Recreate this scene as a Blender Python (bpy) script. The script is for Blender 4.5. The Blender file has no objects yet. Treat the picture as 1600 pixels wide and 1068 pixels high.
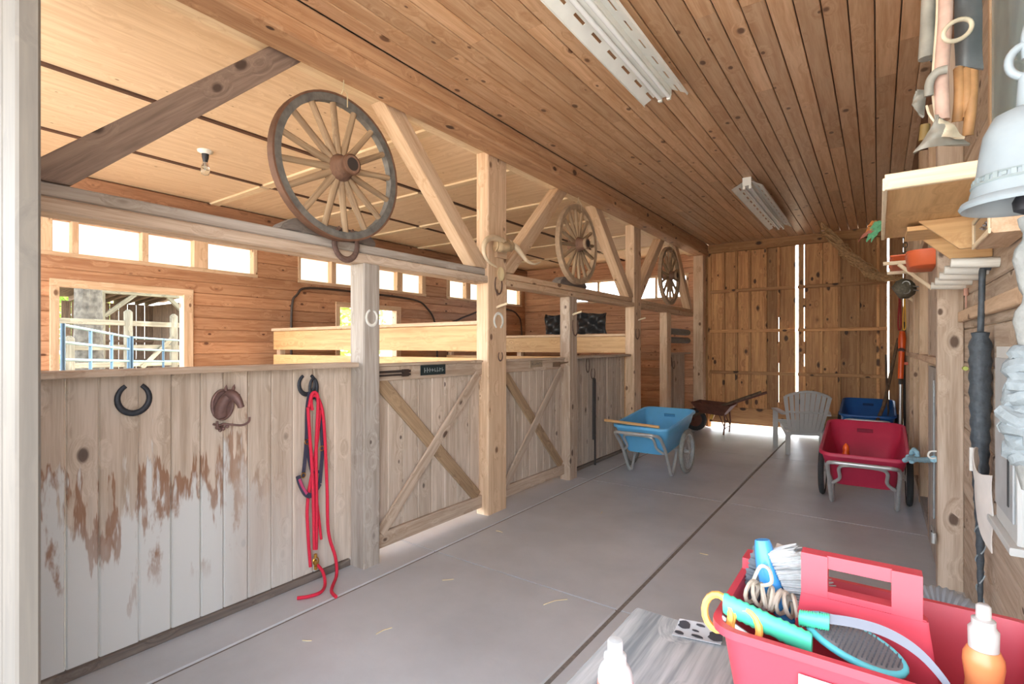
import bpy, bmesh, math, random
from mathutils import Vector, Matrix, Euler, noise
R = math.radians
rnd = random.Random(7)
sc = bpy.context.scene
C = sc.collection
# ---------------------------------------------------------------- camera, sky, sun, exposure
cam_d = bpy.data.cameras.new('camera'); cam = bpy.data.objects.new('camera', cam_d); C.objects.link(cam)
cam_d.sensor_width = 36; cam_d.lens = 18.0; cam_d.shift_y = 0.0044; cam_d.clip_start = 0.02
cam.location = (0, 0, 1.42); cam.rotation_euler = (R(90), 0, R(35.565))
sc.camera = cam
w = bpy.data.worlds.new('sky'); sc.world = w; w.use_nodes = True
wn = w.node_tree.nodes; wl = w.node_tree.links
bg = wn['Background']; sky = wn.new('ShaderNodeTexSky'); sky.sky_type = 'NISHITA'
sky.sun_disc = False; sky.sun_elevation = R(50); sky.sun_rotation = R(20); sky.altitude = 100; sky.dust_density = 2.0; sky.ozone_density = 0.6
hz = wn.new('ShaderNodeMix'); hz.data_type = 'RGBA'; hz.inputs[0].default_value = 0.3; hz.inputs[7].default_value = (9.5, 9.3, 9.0, 1)
wl.new(sky.outputs[0], hz.inputs[6]); wl.new(hz.outputs[2], bg.inputs[0]); bg.inputs[1].default_value = 0.16
sun_d = bpy.data.lights.new('sun', 'SUN'); sun_d.energy = 3.2; sun_d.angle = R(1.5); sun_d.color = (1, .95, .86)
sun = bpy.data.objects.new('sun', sun_d); C.objects.link(sun)
sun.rotation_euler = Vector((0.75, 0.5, 1.0)).to_track_quat('Z', 'Y').to_euler()
vs = sc.view_settings
vs.view_transform = 'Standard'; vs.look = 'None'; vs.gamma = 1; vs.use_curve_mapping = False; vs.exposure = 3.58

# ---------------------------------------------------------------- materials
def lin(c):
    r = []
    for v in c[:3]:
        v = v / 255.0
        r.append(v / 12.92 if v <= .04045 else ((v + .055) / 1.055) ** 2.4)
    return (*r, 1.0)
def nt(name):
    m = bpy.data.materials.new(name); m.use_nodes = True
    return m, m.node_tree.nodes, m.node_tree.links, m.node_tree.nodes['Principled BSDF']
MC = {}
def plain(key, col, rough=.5, metal=0.0, var=.08, scale=12, bump=.0, spec=.5):
    """slightly mottled plain surface"""
    if key in MC: return MC[key]
    m, n, l, b = nt(key)
    tc = n.new('ShaderNodeTexCoord'); no = n.new('ShaderNodeTexNoise'); no.inputs['Scale'].default_value = scale; no.inputs['Detail'].default_value = 5
    l.new(tc.outputs['Object'], no.inputs['Vector'])
    rp = n.new('ShaderNodeValToRGB'); c = lin(col)
    rp.color_ramp.elements[0].position = .3; rp.color_ramp.elements[1].position = .7
    rp.color_ramp.elements[0].color = (*[v * (1 - var) for v in c[:3]], 1); rp.color_ramp.elements[1].color = (*[min(1, v * (1 + var)) for v in c[:3]], 1)
    l.new(no.outputs['Fac'], rp.inputs[0]); l.new(rp.outputs[0], b.inputs['Base Color'])
    b.inputs['Roughness'].default_value = rough; b.inputs['Metallic'].default_value = metal; b.inputs['Specular IOR Level'].default_value = spec
    if bump:
        bp = n.new('ShaderNodeBump'); bp.inputs['Strength'].default_value = bump; bp.inputs['Distance'].default_value = .01
        l.new(no.outputs['Fac'], bp.inputs['Height']); l.new(bp.outputs[0], b.inputs['Normal'])
    MC[key] = m; return m
WOODS = {   # light, dark, knot, roughness, knot size, per-board variation
 'ceiling': ((212,172,134), (184,138,98), (96,60,36), .42, .085, .2),
 'beam':    ((200,158,120), (168,122,86), (64,38,26), .6, .095, .1),
 'post':    ((222,192,160), (194,158,124), (110,76,52), .65, .085, .1),
 'grey':    ((186,176,166), (152,140,128), (88,76,70), .8, .085, .1),
 'greybrown':((200,180,160), (166,142,120), (88,66,52), .75, .09, .12),
 'knee':    ((206,188,170), (174,154,134), (88,70,60), .75, .085, .12),
 'siding':  ((200,152,116), (166,114,80), (92,52,34), .6, .08, .18),
 'darkbeam':((164,120,90), (130,90,64), (72,44,30), .65, .09, .1),
 'ply':     ((234,208,176), (216,186,150), (130,90,58), .6, .03, .06),
 'cream':   ((236,216,184), (216,190,154), (150,114,82), .65, .04, .06),
 'rear':    ((212,160,104), (172,116,70), (62,36,22), .65, .13, .34),
 'bluegrey':((192,196,196), (128,136,140), (80,80,78), .85, .03, .15),
 'darkgrey':((132,120,110), (96,86,80), (56,50,46), .8, .05, .15),
 'honey':   ((224,182,128), (198,152,98), (124,82,50), .5, .04, .1),
 'rust':    ((120,76,62), (84,54,46), (60,40,34), .7, .04, .1),
 'outwood': ((118,96,76), (80,62,48), (60,46,36), .85, .05, .2),
 'rail':    ((146,138,116), (106,98,80), (90,80,60), .8, .05, .15),
 'spoke':   ((172,144,112), (136,110,84), (100,76,56), .75, .03, .1),
 'hub':     ((140,104,82), (106,76,60), (80,54,42), .7, .0, .1),
 'brace':   ((156,134,118), (122,102,90), (72,56,48), .75, .09, .1),
 'gap':     ((96,64,46), (70,46,34), (60,38,28), .8, .0, .1),
 'jamb':    ((104,97,88), (92,86,79), (110,98,86), .7, .0, .1),
 'white':   ((226,222,212), (206,200,188), (170,160,148), .6, .0, .05),
}
def wood(key, ax, thin, flat=.02):
    k = f'wood_{key}_{ax}{thin}{flat}'
    if k in MC: return MC[k]
    c1, c2, ck, rough, ks, var = WOODS[key]; ks *= 1.12 if flat < .5 else 1.2
    m, n, l, b = nt(k)
    tc = n.new('ShaderNodeTexCoord'); oi = n.new('ShaderNodeObjectInfo')
    off = n.new('ShaderNodeVectorMath'); off.operation = 'MULTIPLY'; off.inputs[1].default_value = (37, 53, 71)
    cb = n.new('ShaderNodeCombineXYZ')
    for i in range(3): l.new(oi.outputs['Random'], cb.inputs[i])
    l.new(cb.outputs[0], off.inputs[0])
    ad = n.new('ShaderNodeVectorMath'); l.new(tc.outputs['Object'], ad.inputs[0]); l.new(off.outputs[0], ad.inputs[1])
    i = 'xyz'.index(ax); j = 'xyz'.index(thin)
    # knots: voronoi flattened along the thin axis
    km = n.new('ShaderNodeVectorMath'); km.operation = 'MULTIPLY'; sv = [1, 1, 1]; sv[j] = flat; sv[i] = .62; km.inputs[1].default_value = sv
    l.new(ad.outputs[0], km.inputs[0])
    vo = n.new('ShaderNodeTexVoronoi'); vo.inputs['Scale'].default_value = 7.2; l.new(km.outputs[0], vo.inputs['Vector'])
    # grain, bent around the knots
    gm = n.new('ShaderNodeVectorMath'); gm.operation = 'MULTIPLY'; sv = [1, 1, 1]; sv[i] = .055; gm.inputs[1].default_value = sv
    l.new(ad.outputs[0], gm.inputs[0])
    kd = n.new('ShaderNodeMapRange'); kd.inputs[1].default_value = 0; kd.inputs[2].default_value = .42; kd.inputs[3].default_value = .055; kd.inputs[4].default_value = 0
    l.new(vo.outputs['Distance'], kd.inputs[0])
    ga = n.new('ShaderNodeVectorMath'); l.new(gm.outputs[0], ga.inputs[0]); l.new(kd.outputs[0], ga.inputs[1])
    n1 = n.new('ShaderNodeTexNoise'); n1.inputs['Scale'].default_value = 24; n1.inputs['Detail'].default_value = 4; n1.inputs['Roughness'].default_value = .62
    n1.inputs['Distortion'].default_value = .5; l.new(ga.outputs[0], n1.inputs['Vector'])
    n2 = n.new('ShaderNodeTexNoise'); n2.inputs['Scale'].default_value = 130; n2.inputs['Detail'].default_value = 2; l.new(ga.outputs[0], n2.inputs['Vector'])
    mx = n.new('ShaderNodeMath'); mx.operation = 'MULTIPLY_ADD'; mx.inputs[1].default_value = .3; l.new(n2.outputs['Fac'], mx.inputs[0]); l.new(n1.outputs['Fac'], mx.inputs[2])
    rp = n.new('ShaderNodeValToRGB'); e = rp.color_ramp.elements
    e[0].position = .48; e[0].color = lin(c2); e[1].position = .80; e[1].color = lin(c1)
    l.new(mx.outputs[0], rp.inputs[0])
    # knot mask
    kr = n.new('ShaderNodeMapRange'); kr.interpolation_type = 'SMOOTHSTEP'
    kr.inputs[1].default_value = ks * .8; kr.inputs[2].default_value = ks * 1.45 + .001; kr.inputs[3].default_value = .92 if ks else 0; kr.inputs[4].default_value = 0
    sc_ = n.new('ShaderNodeSeparateColor'); l.new(vo.outputs['Color'], sc_.inputs[0])
    ksz = n.new('ShaderNodeMapRange'); ksz.inputs[3].default_value = .35; ksz.inputs[4].default_value = 1.45; l.new(sc_.outputs[0], ksz.inputs[0])
    kp = n.new('ShaderNodeMath'); kp.operation = 'MULTIPLY_ADD'; kp.inputs[1].default_value = .10 if ks else 0; l.new(n1.outputs['Fac'], kp.inputs[0]); l.new(vo.outputs['Distance'], kp.inputs[2])
    ko = n.new('ShaderNodeMath'); ko.operation = 'SUBTRACT'; ko.inputs[1].default_value = .05 if ks else 0; l.new(kp.outputs[0], ko.inputs[0])
    kdv = n.new('ShaderNodeMath'); kdv.operation = 'DIVIDE'; l.new(ko.outputs[0], kdv.inputs[0]); l.new(ksz.outputs[0], kdv.inputs[1]); l.new(kdv.outputs[0], kr.inputs[0])
    kx = n.new('ShaderNodeMix'); kx.data_type = 'RGBA'; l.new(kr.outputs[0], kx.inputs[0]); l.new(rp.outputs[0], kx.inputs[6]); kx.inputs[7].default_value = lin(ck)
    hs = n.new('ShaderNodeHueSaturation')
    vr = n.new('ShaderNodeMapRange'); vr.inputs[3].default_value = 1 - var; vr.inputs[4].default_value = 1 + var * .6; l.new(oi.outputs['Random'], vr.inputs[0]); l.new(vr.outputs[0], hs.inputs['Value'])
    l.new(kx.outputs[2], hs.inputs['Color'])
    out = hs.outputs[0]
    if key == 'knee': out = knee_stain(n, l, out)
    l.new(out, b.inputs['Base Color']); b.inputs['Roughness'].default_value = rough
    MC[k] = m; return m
def knee_stain(n, l, col):
    """weathered, bleached lower boards with brown drip marks, as on the first stall front"""
    g = n.new('ShaderNodeNewGeometry'); oi = n.new('ShaderNodeObjectInfo')
    sp = n.new('ShaderNodeSeparateXYZ'); l.new(g.outputs['Position'], sp.inputs[0])
    # vertical streaks
    sm = n.new('ShaderNodeVectorMath'); sm.operation = 'MULTIPLY'; sm.inputs[1].default_value = (1, 1, .10); l.new(g.outputs['Position'], sm.inputs[0])
    st = n.new('ShaderNodeTexNoise'); st.inputs['Scale'].default_value = 26; st.inputs['Detail'].default_value = 4; st.inputs['Roughness'].default_value = .65; l.new(sm.outputs[0], st.inputs['Vector'])
    st2 = n.new('ShaderNodeTexNoise'); st2.inputs['Scale'].default_value = 11; st2.inputs['Detail'].default_value = 4; st2.inputs['Roughness'].default_value = .6; sm2 = n.new('ShaderNodeVectorMath'); sm2.operation = 'MULTIPLY'; sm2.inputs[1].default_value = (1, 1, .22); l.new(g.outputs['Position'], sm2.inputs[0]); l.new(sm2.outputs[0], st2.inputs['Vector'])
    bl = n.new('ShaderNodeTexNoise'); bl.inputs['Scale'].default_value = 3.2; bl.inputs['Detail'].default_value = 2; l.new(g.outputs['Position'], bl.inputs['Vector'])
    def mth(op, a, b_, c=None):
        q = n.new('ShaderNodeMath'); q.operation = op
        for i, v in enumerate((a, b_, c)):
            if v is None: continue
            if hasattr(v, 'is_linked') or hasattr(v, 'links'): l.new(v, q.inputs[i])
            else: q.inputs[i].default_value = v
        return q.outputs[0]
    # edge height per board, ragged
    edge = mth('MULTIPLY_ADD', oi.outputs['Random'], .30, .74)
    edge = mth('MULTIPLY_ADD', mth('SUBTRACT', st.outputs['Fac'], .5), 1.0, edge)
    edge = mth('MULTIPLY_ADD', mth('SUBTRACT', bl.outputs['Fac'], .5), .7, edge)
    dz = mth('SUBTRACT', edge, sp.outputs[2])                 # >0 below the edge
    ylim = n.new('ShaderNodeMapRange'); ylim.interpolation_type = 'SMOOTHSTEP'
    ylim.inputs[1].default_value = 1.22; ylim.inputs[2].default_value = 1.72; ylim.inputs[3].default_value = 1; ylim.inputs[4].default_value = 0; l.new(sp.outputs[1], ylim.inputs[0])
    bleach = n.new('ShaderNodeMapRange'); bleach.interpolation_type = 'SMOOTHSTEP'; bleach.inputs[1].default_value = .05; bleach.inputs[2].default_value = .22; l.new(mth('MULTIPLY_ADD', mth('SUBTRACT', st2.outputs['Fac'], .5), 1.3, dz), bleach.inputs[0])
    brown = n.new('ShaderNodeMapRange'); brown.interpolation_type = 'SMOOTHSTEP'; brown.inputs[1].default_value = -.01; brown.inputs[2].default_value = .05; l.new(dz, brown.inputs[0])
    m1 = n.new('ShaderNodeMix'); m1.data_type = 'RGBA'; l.new(mth('MULTIPLY', mth('MULTIPLY', brown.outputs[0], ylim.outputs[0]), .85), m1.inputs[0]); l.new(col, m1.inputs[6]); m1.inputs[7].default_value = lin((134,92,64))
    # scattered brown patches lower down
    pt = n.new('ShaderNodeTexNoise'); pt.inputs['Scale'].default_value = 7.5; pt.inputs['Detail'].default_value = 5; pt.inputs['Roughness'].default_value = .65; sm3 = n.new('ShaderNodeVectorMath'); sm3.operation = 'MULTIPLY'; sm3.inputs[1].default_value = (1, 1, .30); l.new(g.outputs['Position'], sm3.inputs[0]); l.new(sm3.outputs[0], pt.inputs['Vector'])
    pm = n.new('ShaderNodeMapRange'); pm.interpolation_type = 'SMOOTHSTEP'; pm.inputs[1].default_value = .56; pm.inputs[2].default_value = .66; l.new(pt.outputs['Fac'], pm.inputs[0])
    bd = n.new('ShaderNodeMapRange'); bd.inputs[1].default_value = .22; bd.inputs[2].default_value = .42; l.new(sp.outputs[2], bd.inputs[0])
    patch = mth('MULTIPLY', mth('MULTIPLY', pm.outputs[0], bd.outputs[0]), ylim.outputs[0])
    # general greying near the ground further on
    gr = n.new('ShaderNodeMapRange'); gr.inputs[1].default_value = .75; gr.inputs[2].default_value = .05; l.new(mth('MULTIPLY_ADD', mth('SUBTRACT', st.outputs['Fac'], .5), .8, sp.outputs[2]), gr.inputs[0])
    yl2 = n.new('ShaderNodeMapRange'); yl2.inputs[1].default_value = 1.6; yl2.inputs[2].default_value = 2.3; yl2.inputs[3].default_value = .7; yl2.inputs[4].default_value = .12; l.new(sp.outputs[1], yl2.inputs[0])
    m2 = n.new('ShaderNodeMix'); m2.data_type = 'RGBA'
    l.new(mth('MULTIPLY', mth('MAXIMUM', mth('MULTIPLY', bleach.outputs[0], ylim.outputs[0]), mth('MULTIPLY', gr.outputs[0], yl2.outputs[0])), mth('MULTIPLY_ADD', patch, -.85, .92)), m2.inputs[0])
    l.new(m1.outputs[2], m2.inputs[6]); m2.inputs[7].default_value = lin((206,206,202))
    return m2.outputs[2]
def concrete(key, c1, c2):
    if key in MC: return MC[key]
    m, n, l, b = nt(key)
    g = n.new('ShaderNodeNewGeometry')
    a = n.new('ShaderNodeTexNoise'); a.inputs['Scale'].default_value = 1.1; a.inputs['Detail'].default_value = 8; a.inputs['Roughness'].default_value = .6; l.new(g.outputs['Position'], a.inputs['Vector'])
    rp = n.new('ShaderNodeValToRGB'); rp.color_ramp.elements[0].position = .3; rp.color_ramp.elements[1].position = .72; rp.color_ramp.elements[0].color = lin(c2); rp.color_ramp.elements[1].color = lin(c1)
    l.new(a.outputs['Fac'], rp.inputs[0])
    s = n.new('ShaderNodeTexNoise'); s.inputs['Scale'].default_value = 60; s.inputs['Detail'].default_value = 3; l.new(g.outputs['Position'], s.inputs['Vector'])
    mr = n.new('ShaderNodeMapRange'); mr.inputs[1].default_value = .66; mr.inputs[2].default_value = .74; mr.inputs[4].default_value = .35; l.new(s.outputs['Fac'], mr.inputs[0])
    mx = n.new('ShaderNodeMix'); mx.data_type = 'RGBA'; l.new(mr.outputs[0], mx.inputs[0]); l.new(rp.outputs[0], mx.inputs[6]); mx.inputs[7].default_value = lin((206,200,190))
    l.new(mx.outputs[2], b.inputs['Base Color']); b.inputs['Roughness'].default_value = .42
    bp = n.new('ShaderNodeBump'); bp.inputs['Strength'].default_value = .12; bp.inputs['Distance'].default_value = .004; l.new(s.outputs['Fac'], bp.inputs['Height']); l.new(bp.outputs[0], b.inputs['Normal'])
    MC[key] = m; return m
def translucent(key, col, rough=.4):
    if key in MC: return MC[key]
    m = bpy.data.materials.new(key); m.use_nodes = True; n = m.node_tree.nodes; l = m.node_tree.links
    n.remove(n['Principled BSDF']); t = n.new('ShaderNodeBsdfTranslucent'); d = n.new('ShaderNodeBsdfDiffuse'); x = n.new('ShaderNodeMixShader')
    t.inputs[0].default_value = lin(col); d.inputs[0].default_value = lin(col); x.inputs[0].default_value = .2
    l.new(t.outputs[0], x.inputs[1]); l.new(d.outputs[0], x.inputs[2]); l.new(x.outputs[0], n['Material Output'].inputs[0])
    MC[key] = m; return m
def clear_pane(key):
    m = bpy.data.materials.new(key); m.use_nodes = True; n = m.node_tree.nodes; l = m.node_tree.links; n.remove(n['Principled BSDF'])
    t = n.new('ShaderNodeBsdfTransparent'); g = n.new('ShaderNodeBsdfGlossy'); g.inputs['Roughness'].default_value = .03; x = n.new('ShaderNodeMixShader'); x.inputs[0].default_value = .08
    l.new(t.outputs[0], x.inputs[1]); l.new(g.outputs[0], x.inputs[2]); l.new(x.outputs[0], n['Material Output'].inputs[0]); MC[key] = m; return m
def glass(key, col=(240,250,255), rough=.05):
    if key in MC: return MC[key]
    m, n, l, b = nt(key); b.inputs['Base Color'].default_value = lin(col); b.inputs['Transmission Weight'].default_value = 1; b.inputs['Roughness'].default_value = rough; b.inputs['IOR'].default_value = 1.45
    MC[key] = m; return m

# ---------------------------------------------------------------- helpers
def setp(o, label=None, cat=None, group=None, kind=None):
    if label: o['label'] = label
    if cat: o['category'] = cat
    if group: o['group'] = group
    if kind: o['kind'] = kind
    return o
def thing(name, label, cat, loc=(0,0,0), rot=(0,0,0), group=None):
    o = bpy.data.objects.new(name, None); C.objects.link(o); o.location = loc; o.rotation_euler = rot; o.empty_display_size = .05
    return setp(o, label, cat, group)
def struct(name, loc=(0,0,0)):
    o = bpy.data.objects.new(name, None); C.objects.link(o); o.location = loc; o.empty_display_size = .05
    o['kind'] = 'structure'; return o
def link(name, me, mat, parent=None, loc=(0,0,0), rot=(0,0,0)):
    if mat and not me.materials: me.materials.append(mat)
    o = bpy.data.objects.new(name, me); C.objects.link(o)
    if mat and me.materials[0] is not mat:
        o.material_slots[0].link = 'OBJECT'; o.material_slots[0].material = mat
    o.location = loc; o.rotation_euler = rot
    if parent: o.parent = parent
    return o
BOX = {}
def boxmesh(dx, dy, dz, bev=.004):
    k = (round(dx, 3), round(dy, 3), round(dz, 3), round(bev, 4))
    if k in BOX: return BOX[k]
    me = bpy.data.meshes.new('plank'); bm = bmesh.new(); bmesh.ops.create_cube(bm, size=1)
    for v in bm.verts: v.co = Vector((v.co.x * dx, v.co.y * dy, v.co.z * dz))
    if bev:
        d = [dx, dy, dz]; i = d.index(max(d))
        ed = [e for e in bm.edges if abs((e.verts[0].co - e.verts[1].co).normalized()[i]) > .9]
        bmesh.ops.bevel(bm, geom=ed, offset=min(bev, min(d) * .4), segments=1, affect='EDGES')
    bm.to_mesh(me); bm.free(); BOX[k] = me; return me
def woodfor(key, dx, dy, dz):
    d = [dx, dy, dz]; i = d.index(max(d)); j = d.index(min(d))
    if i == j: j = (i + 1) % 3
    return wood(key, 'xyz'[i], 'xyz'[j], 1.0 if min(d) > .35 * sorted(d)[1] else .02)
def box(name, x0, x1, y0, y1, z0, z1, mat, parent=None, bev=.004):
    """axis-aligned board given by its world extents; mat: wood key or material. parent must be unrotated"""
    dx, dy, dz = x1 - x0, y1 - y0, z1 - z0
    m = woodfor(mat, dx, dy, dz) if isinstance(mat, str) else mat
    p = Vector(((x0 + x1) / 2, (y0 + y1) / 2, (z0 + z1) / 2))
    q = parent
    while q: p -= q.location; q = q.parent
    return link(name, boxmesh(dx, dy, dz, bev), m, parent, p)
def beam2(name, a, b, wx, wy, mat, parent=None, up=(0, 0, 1), bev=.005):
    """board of section wx (sideways) by wy (along up) from a to b, in the parent's coordinates; local Y is the length"""
    a, b = Vector(a), Vector(b); d = b - a; L = d.length
    y = d.normalized(); x = y.cross(Vector(up)).normalized(); z = x.cross(y)
    m4 = Matrix((x, y, z)).transposed().to_4x4()
    m = wood(mat, 'y', 'x' if wx <= wy else 'z') if isinstance(mat, str) else mat
    o = link(name, boxmesh(wx, L, wy, bev), m, parent); o.location = (a + b) / 2; o.rotation_euler = m4.to_euler(); return o
def mesh_from(name, verts, faces, smooth=False):
    me = bpy.data.meshes.new(name); me.from_pydata([tuple(v) for v in verts], [], faces); me.update()
    bm = bmesh.new(); bm.from_mesh(me); bmesh.ops.recalc_face_normals(bm, faces=bm.faces); bm.to_mesh(me); bm.free()
    if smooth: me.polygons.foreach_set('use_smooth', [True] * len(me.polygons))
    return me
class MB:
    """collects tubes, boxes and lathes into one mesh"""
    def __init__(s): s.v = []; s.f = []; s.sm = []
    def add(s, v, f, smooth=False):
        o = len(s.v); s.v += [tuple(p) for p in v]; s.f += [tuple(i + o for i in q) for q in f]; s.sm += [smooth] * len(f); return s
    def box(s, c, d, M=None):
        c = Vector(c); v = []
        for x in (-.5, .5):
            for y in (-.5, .5):
                for z in (-.5, .5):
                    p = Vector((x * d[0], y * d[1], z * d[2])); v.append(c + (M @ p if M else p))
        return s.add(v, [(0,1,3,2),(4,6,7,5),(0,4,5,1),(2,3,7,6),(0,2,6,4),(1,5,7,3)])
    def tube(s, pts, r, n=8, closed=False, caps=True, flat=None):
        pts = [Vector(p) for p in pts]; N = len(pts); rr = r if isinstance(r, (list, tuple)) else [r] * N
        v = []; f = []; prev = None
        for i, p in enumerate(pts):
            if closed: t = (pts[(i + 1) % N] - pts[i - 1])
            else: t = pts[min(i + 1, N - 1)] - pts[max(i - 1, 0)]
            t = t.normalized() if t.length > 1e-9 else Vector((0, 0, 1))
            if prev is None:
                u = t.orthogonal().normalized()
            else:
                u = prev - t * prev.dot(t)
                u = u.normalized() if u.length > 1e-6 else t.orthogonal().normalized()
            prev = u; w_ = t.cross(u)
            for k in range(n):
                a = 2 * math.pi * k / n
                v.append(p + (u * math.cos(a) + w_ * math.sin(a)) * rr[i])
        M = N if closed else N - 1
        for i in range(M):
            for k in range(n):
                a0 = i * n + k; a1 = i * n + (k + 1) % n; b0 = ((i + 1) % N) * n + k; b1 = ((i + 1) % N) * n + (k + 1) % n
                f.append((a0, a1, b1, b0))
        if not closed and caps: f.append(tuple(range(n - 1, -1, -1))); f.append(tuple((N - 1) * n + k for k in range(n)))
        return s.add(v, f, True)
    def lathe(s, prof, n=24, M=None, cap=True):
        v = []; f = []
        for r, z in prof:
            for k in range(n):
                a = 2 * math.pi * k / n; p = Vector((r * math.cos(a), r * math.sin(a), z)); v.append(M @ p if M else p)
        for i in range(len(prof) - 1):
            for k in range(n): f.append((i * n + k, i * n + (k + 1) % n, (i + 1) * n + (k + 1) % n, (i + 1) * n + k))
        if cap:
            if prof[0][0] > 1e-5: f.append(tuple(range(n - 1, -1, -1)))
            if prof[-1][0] > 1e-5: f.append(tuple((len(prof) - 1) * n + k for k in range(n)))
        return s.add(v, f, True)
    def grid(s, fn, nu, nv, th=0.0, smooth=True):
        """sheet fn(u,v)->point with optional thickness"""
        P = [[Vector(fn(i / nu, j / nv)) for j in range(nv + 1)] for i in range(nu + 1)]
        idx = lambda i, j: i * (nv + 1) + j
        v = [p for r_ in P for p in r_]; f = [(idx(i, j), idx(i + 1, j), idx(i + 1, j + 1), idx(i, j + 1)) for i in range(nu) for j in range(nv)]
        if th:
            N = []
            for i in range(nu + 1):
                for j in range(nv + 1):
                    a = P[min(i + 1, nu)][j] - P[max(i - 1, 0)][j]; b = P[i][min(j + 1, nv)] - P[i][max(j - 1, 0)]
                    c = a.cross(b); N.append(c.normalized() if c.length > 1e-12 else Vector((0, 0, 1)))
            o = len(v); v = v + [p + q * th for p, q in zip(v, N)]
            f2 = [tuple(o + k for k in reversed(q)) for q in f]; f = f + f2
            rim = [(i, 0) for i in range(nu + 1)] + [(nu, j) for j in range(1, nv + 1)] + [(i, nv) for i in range(nu - 1, -1, -1)] + [(0, j) for j in range(nv - 1, 0, -1)]
            for a, b in zip(rim, rim[1:] + rim[:1]): f.append((idx(*b), idx(*a), o + idx(*a), o + idx(*b)))
        return s.add(v, f, smooth)
    def mesh(s, name):
        me = bpy.data.meshes.new(name); me.from_pydata(s.v, [], s.f); me.update()
        bm = bmesh.new(); bm.from_mesh(me); bmesh.ops.recalc_face_normals(bm, faces=bm.faces)
        bm.to_mesh(me); bm.free()
        me.polygons.foreach_set('use_smooth', s.sm); me.set_sharp_from_angle(angle=R(50)) if hasattr(me, 'set_sharp_from_angle') else None
        return me
    def build(s, name, mat, parent=None, loc=(0,0,0), rot=(0,0,0)):
        return link(name, s.mesh(name), mat, parent, loc, rot)
def prism(outline, th, plane='xz', name='prism', bev=0):
    """outline polygon in a plane, extruded by th about its middle"""
    v = []; n = len(outline)
    for s_ in (-th / 2, th / 2):
        for a, b in outline: v.append((a, s_, b) if plane == 'xz' else ((a, b, s_) if plane == 'xy' else (s_, a, b)))
    f = [tuple(range(n)), tuple(range(2 * n - 1, n - 1, -1))] + [(i, (i + 1) % n, n + (i + 1) % n, n + i) for i in range(n)]
    me = mesh_from(name, v, f)
    if bev:
        bm = bmesh.new(); bm.from_mesh(me); bmesh.ops.bevel(bm, geom=[e for e in bm.edges], offset=bev, segments=2, affect='EDGES'); bm.to_mesh(me); bm.free()
    return me
def smooth_pts(pts, sub=6, closed=False):
    """Catmull-Rom through pts"""
    P = [Vector(p) for p in pts]; out = []; N = len(P)
    rng = range(N) if closed else range(N - 1)
    for i in rng:
        p0 = P[i - 1] if (closed or i > 0) else P[0]; p1 = P[i]; p2 = P[(i + 1) % N]; p3 = P[(i + 2) % N] if (closed or i + 2 < N) else P[-1]
        for k in range(sub):
            t = k / sub
            out.append(.5 * ((2 * p1) + (-p0 + p2) * t + (2 * p0 - 5 * p1 + 4 * p2 - p3) * t * t + (-p0 + 3 * p1 - 3 * p2 + p3) * t ** 3))
    if not closed: out.append(P[-1])
    return out
def copy_tree(o, parent=None):
    c = o.copy(); C.objects.link(c); c.parent = parent
    for ch in list(o.children): copy_tree(ch, c)
    return c
def text_mesh(body, size, name='lettering', extrude=.001):
    cu = bpy.data.curves.new(name, 'FONT'); cu.body = body; cu.size = size; cu.extrude = extrude; cu.align_x = 'CENTER'; cu.align_y = 'CENTER'
    o = bpy.data.objects.new('tmp', cu); C.objects.link(o); bpy.context.view_layer.update()
    me = bpy.data.meshes.new_from_object(o.evaluated_get(bpy.context.evaluated_depsgraph_get())); bpy.data.objects.remove(o); bpy.data.curves.remove(cu); return me
# ================================================================ STRUCTURE
XB = -6.4; YB = 9.45; ZC = 3.21; ZS = 3.10
conc = concrete('concrete', (206,209,213), (176,180,184))
concd = plain('joint_grit', (128,122,116), .9, var=.2, scale=60)
# --- floor: slabs with recessed joints
fl = struct('floor')
box('slab_bed', -2.95, .5, -1.6, 9.8, -.16, -.007, concd, fl, 0)
ys = [-1.6, .35, 2.58, 4.93, 7.25, 9.8]
xs = [-2.95, -2.5, -1.14, .5]
for i in range(5):
    box('slab', xs[0], xs[1] - .004, ys[i] + .006, ys[i+1] - .006, -.05, 0, conc, fl, .008) if i % 2 == 0 else box('slab', xs[0], xs[1] - .004, ys[i] + .002, ys[i+1] - .002, -.05, 0, conc, fl, .008)
    for j in (1, 2): box('slab', xs[j] + .008, xs[j+1] - .008, ys[i] + .006, ys[i+1] - .006, -.05, 0, conc, fl, .01)
fs = struct('floor_stall'); box('bounce_bed', XB - .1, -2.95, .2, 9.7, -.1, -.005, plain('pale_bounce', (208,184,146), .95, var=.2, scale=14, bump=.4), fs, 0)  # unseen stall floor, coloured pale to bounce light up into the stalls
# --- aisle ceiling boards
ce = struct('ceiling')
x = -2.44; bw = .1155; k = 0
while x < .18:
    cuts = sorted([rnd.uniform(2.2, 4.5), rnd.uniform(5.5, 8.0)]) if k % 3 else [rnd.uniform(3.6, 6.5)]
    yy = [.0] + cuts + [YB]
    for a, b in zip(yy, yy[1:]): box('board', x + .003, x + bw - .003, a + .001, b - .001, ZC, ZC + .018, 'ceiling', ce, .004)
    x += bw; k += 1
xr = x
box('edge_trim', xr, xr + .06, 0, YB, ZC - .012, ZC + .018, 'post', ce)
box('edge_trim', xr + .06, .46, 0, YB, ZC + .004, ZC + .018, 'darkbeam', ce)
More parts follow.
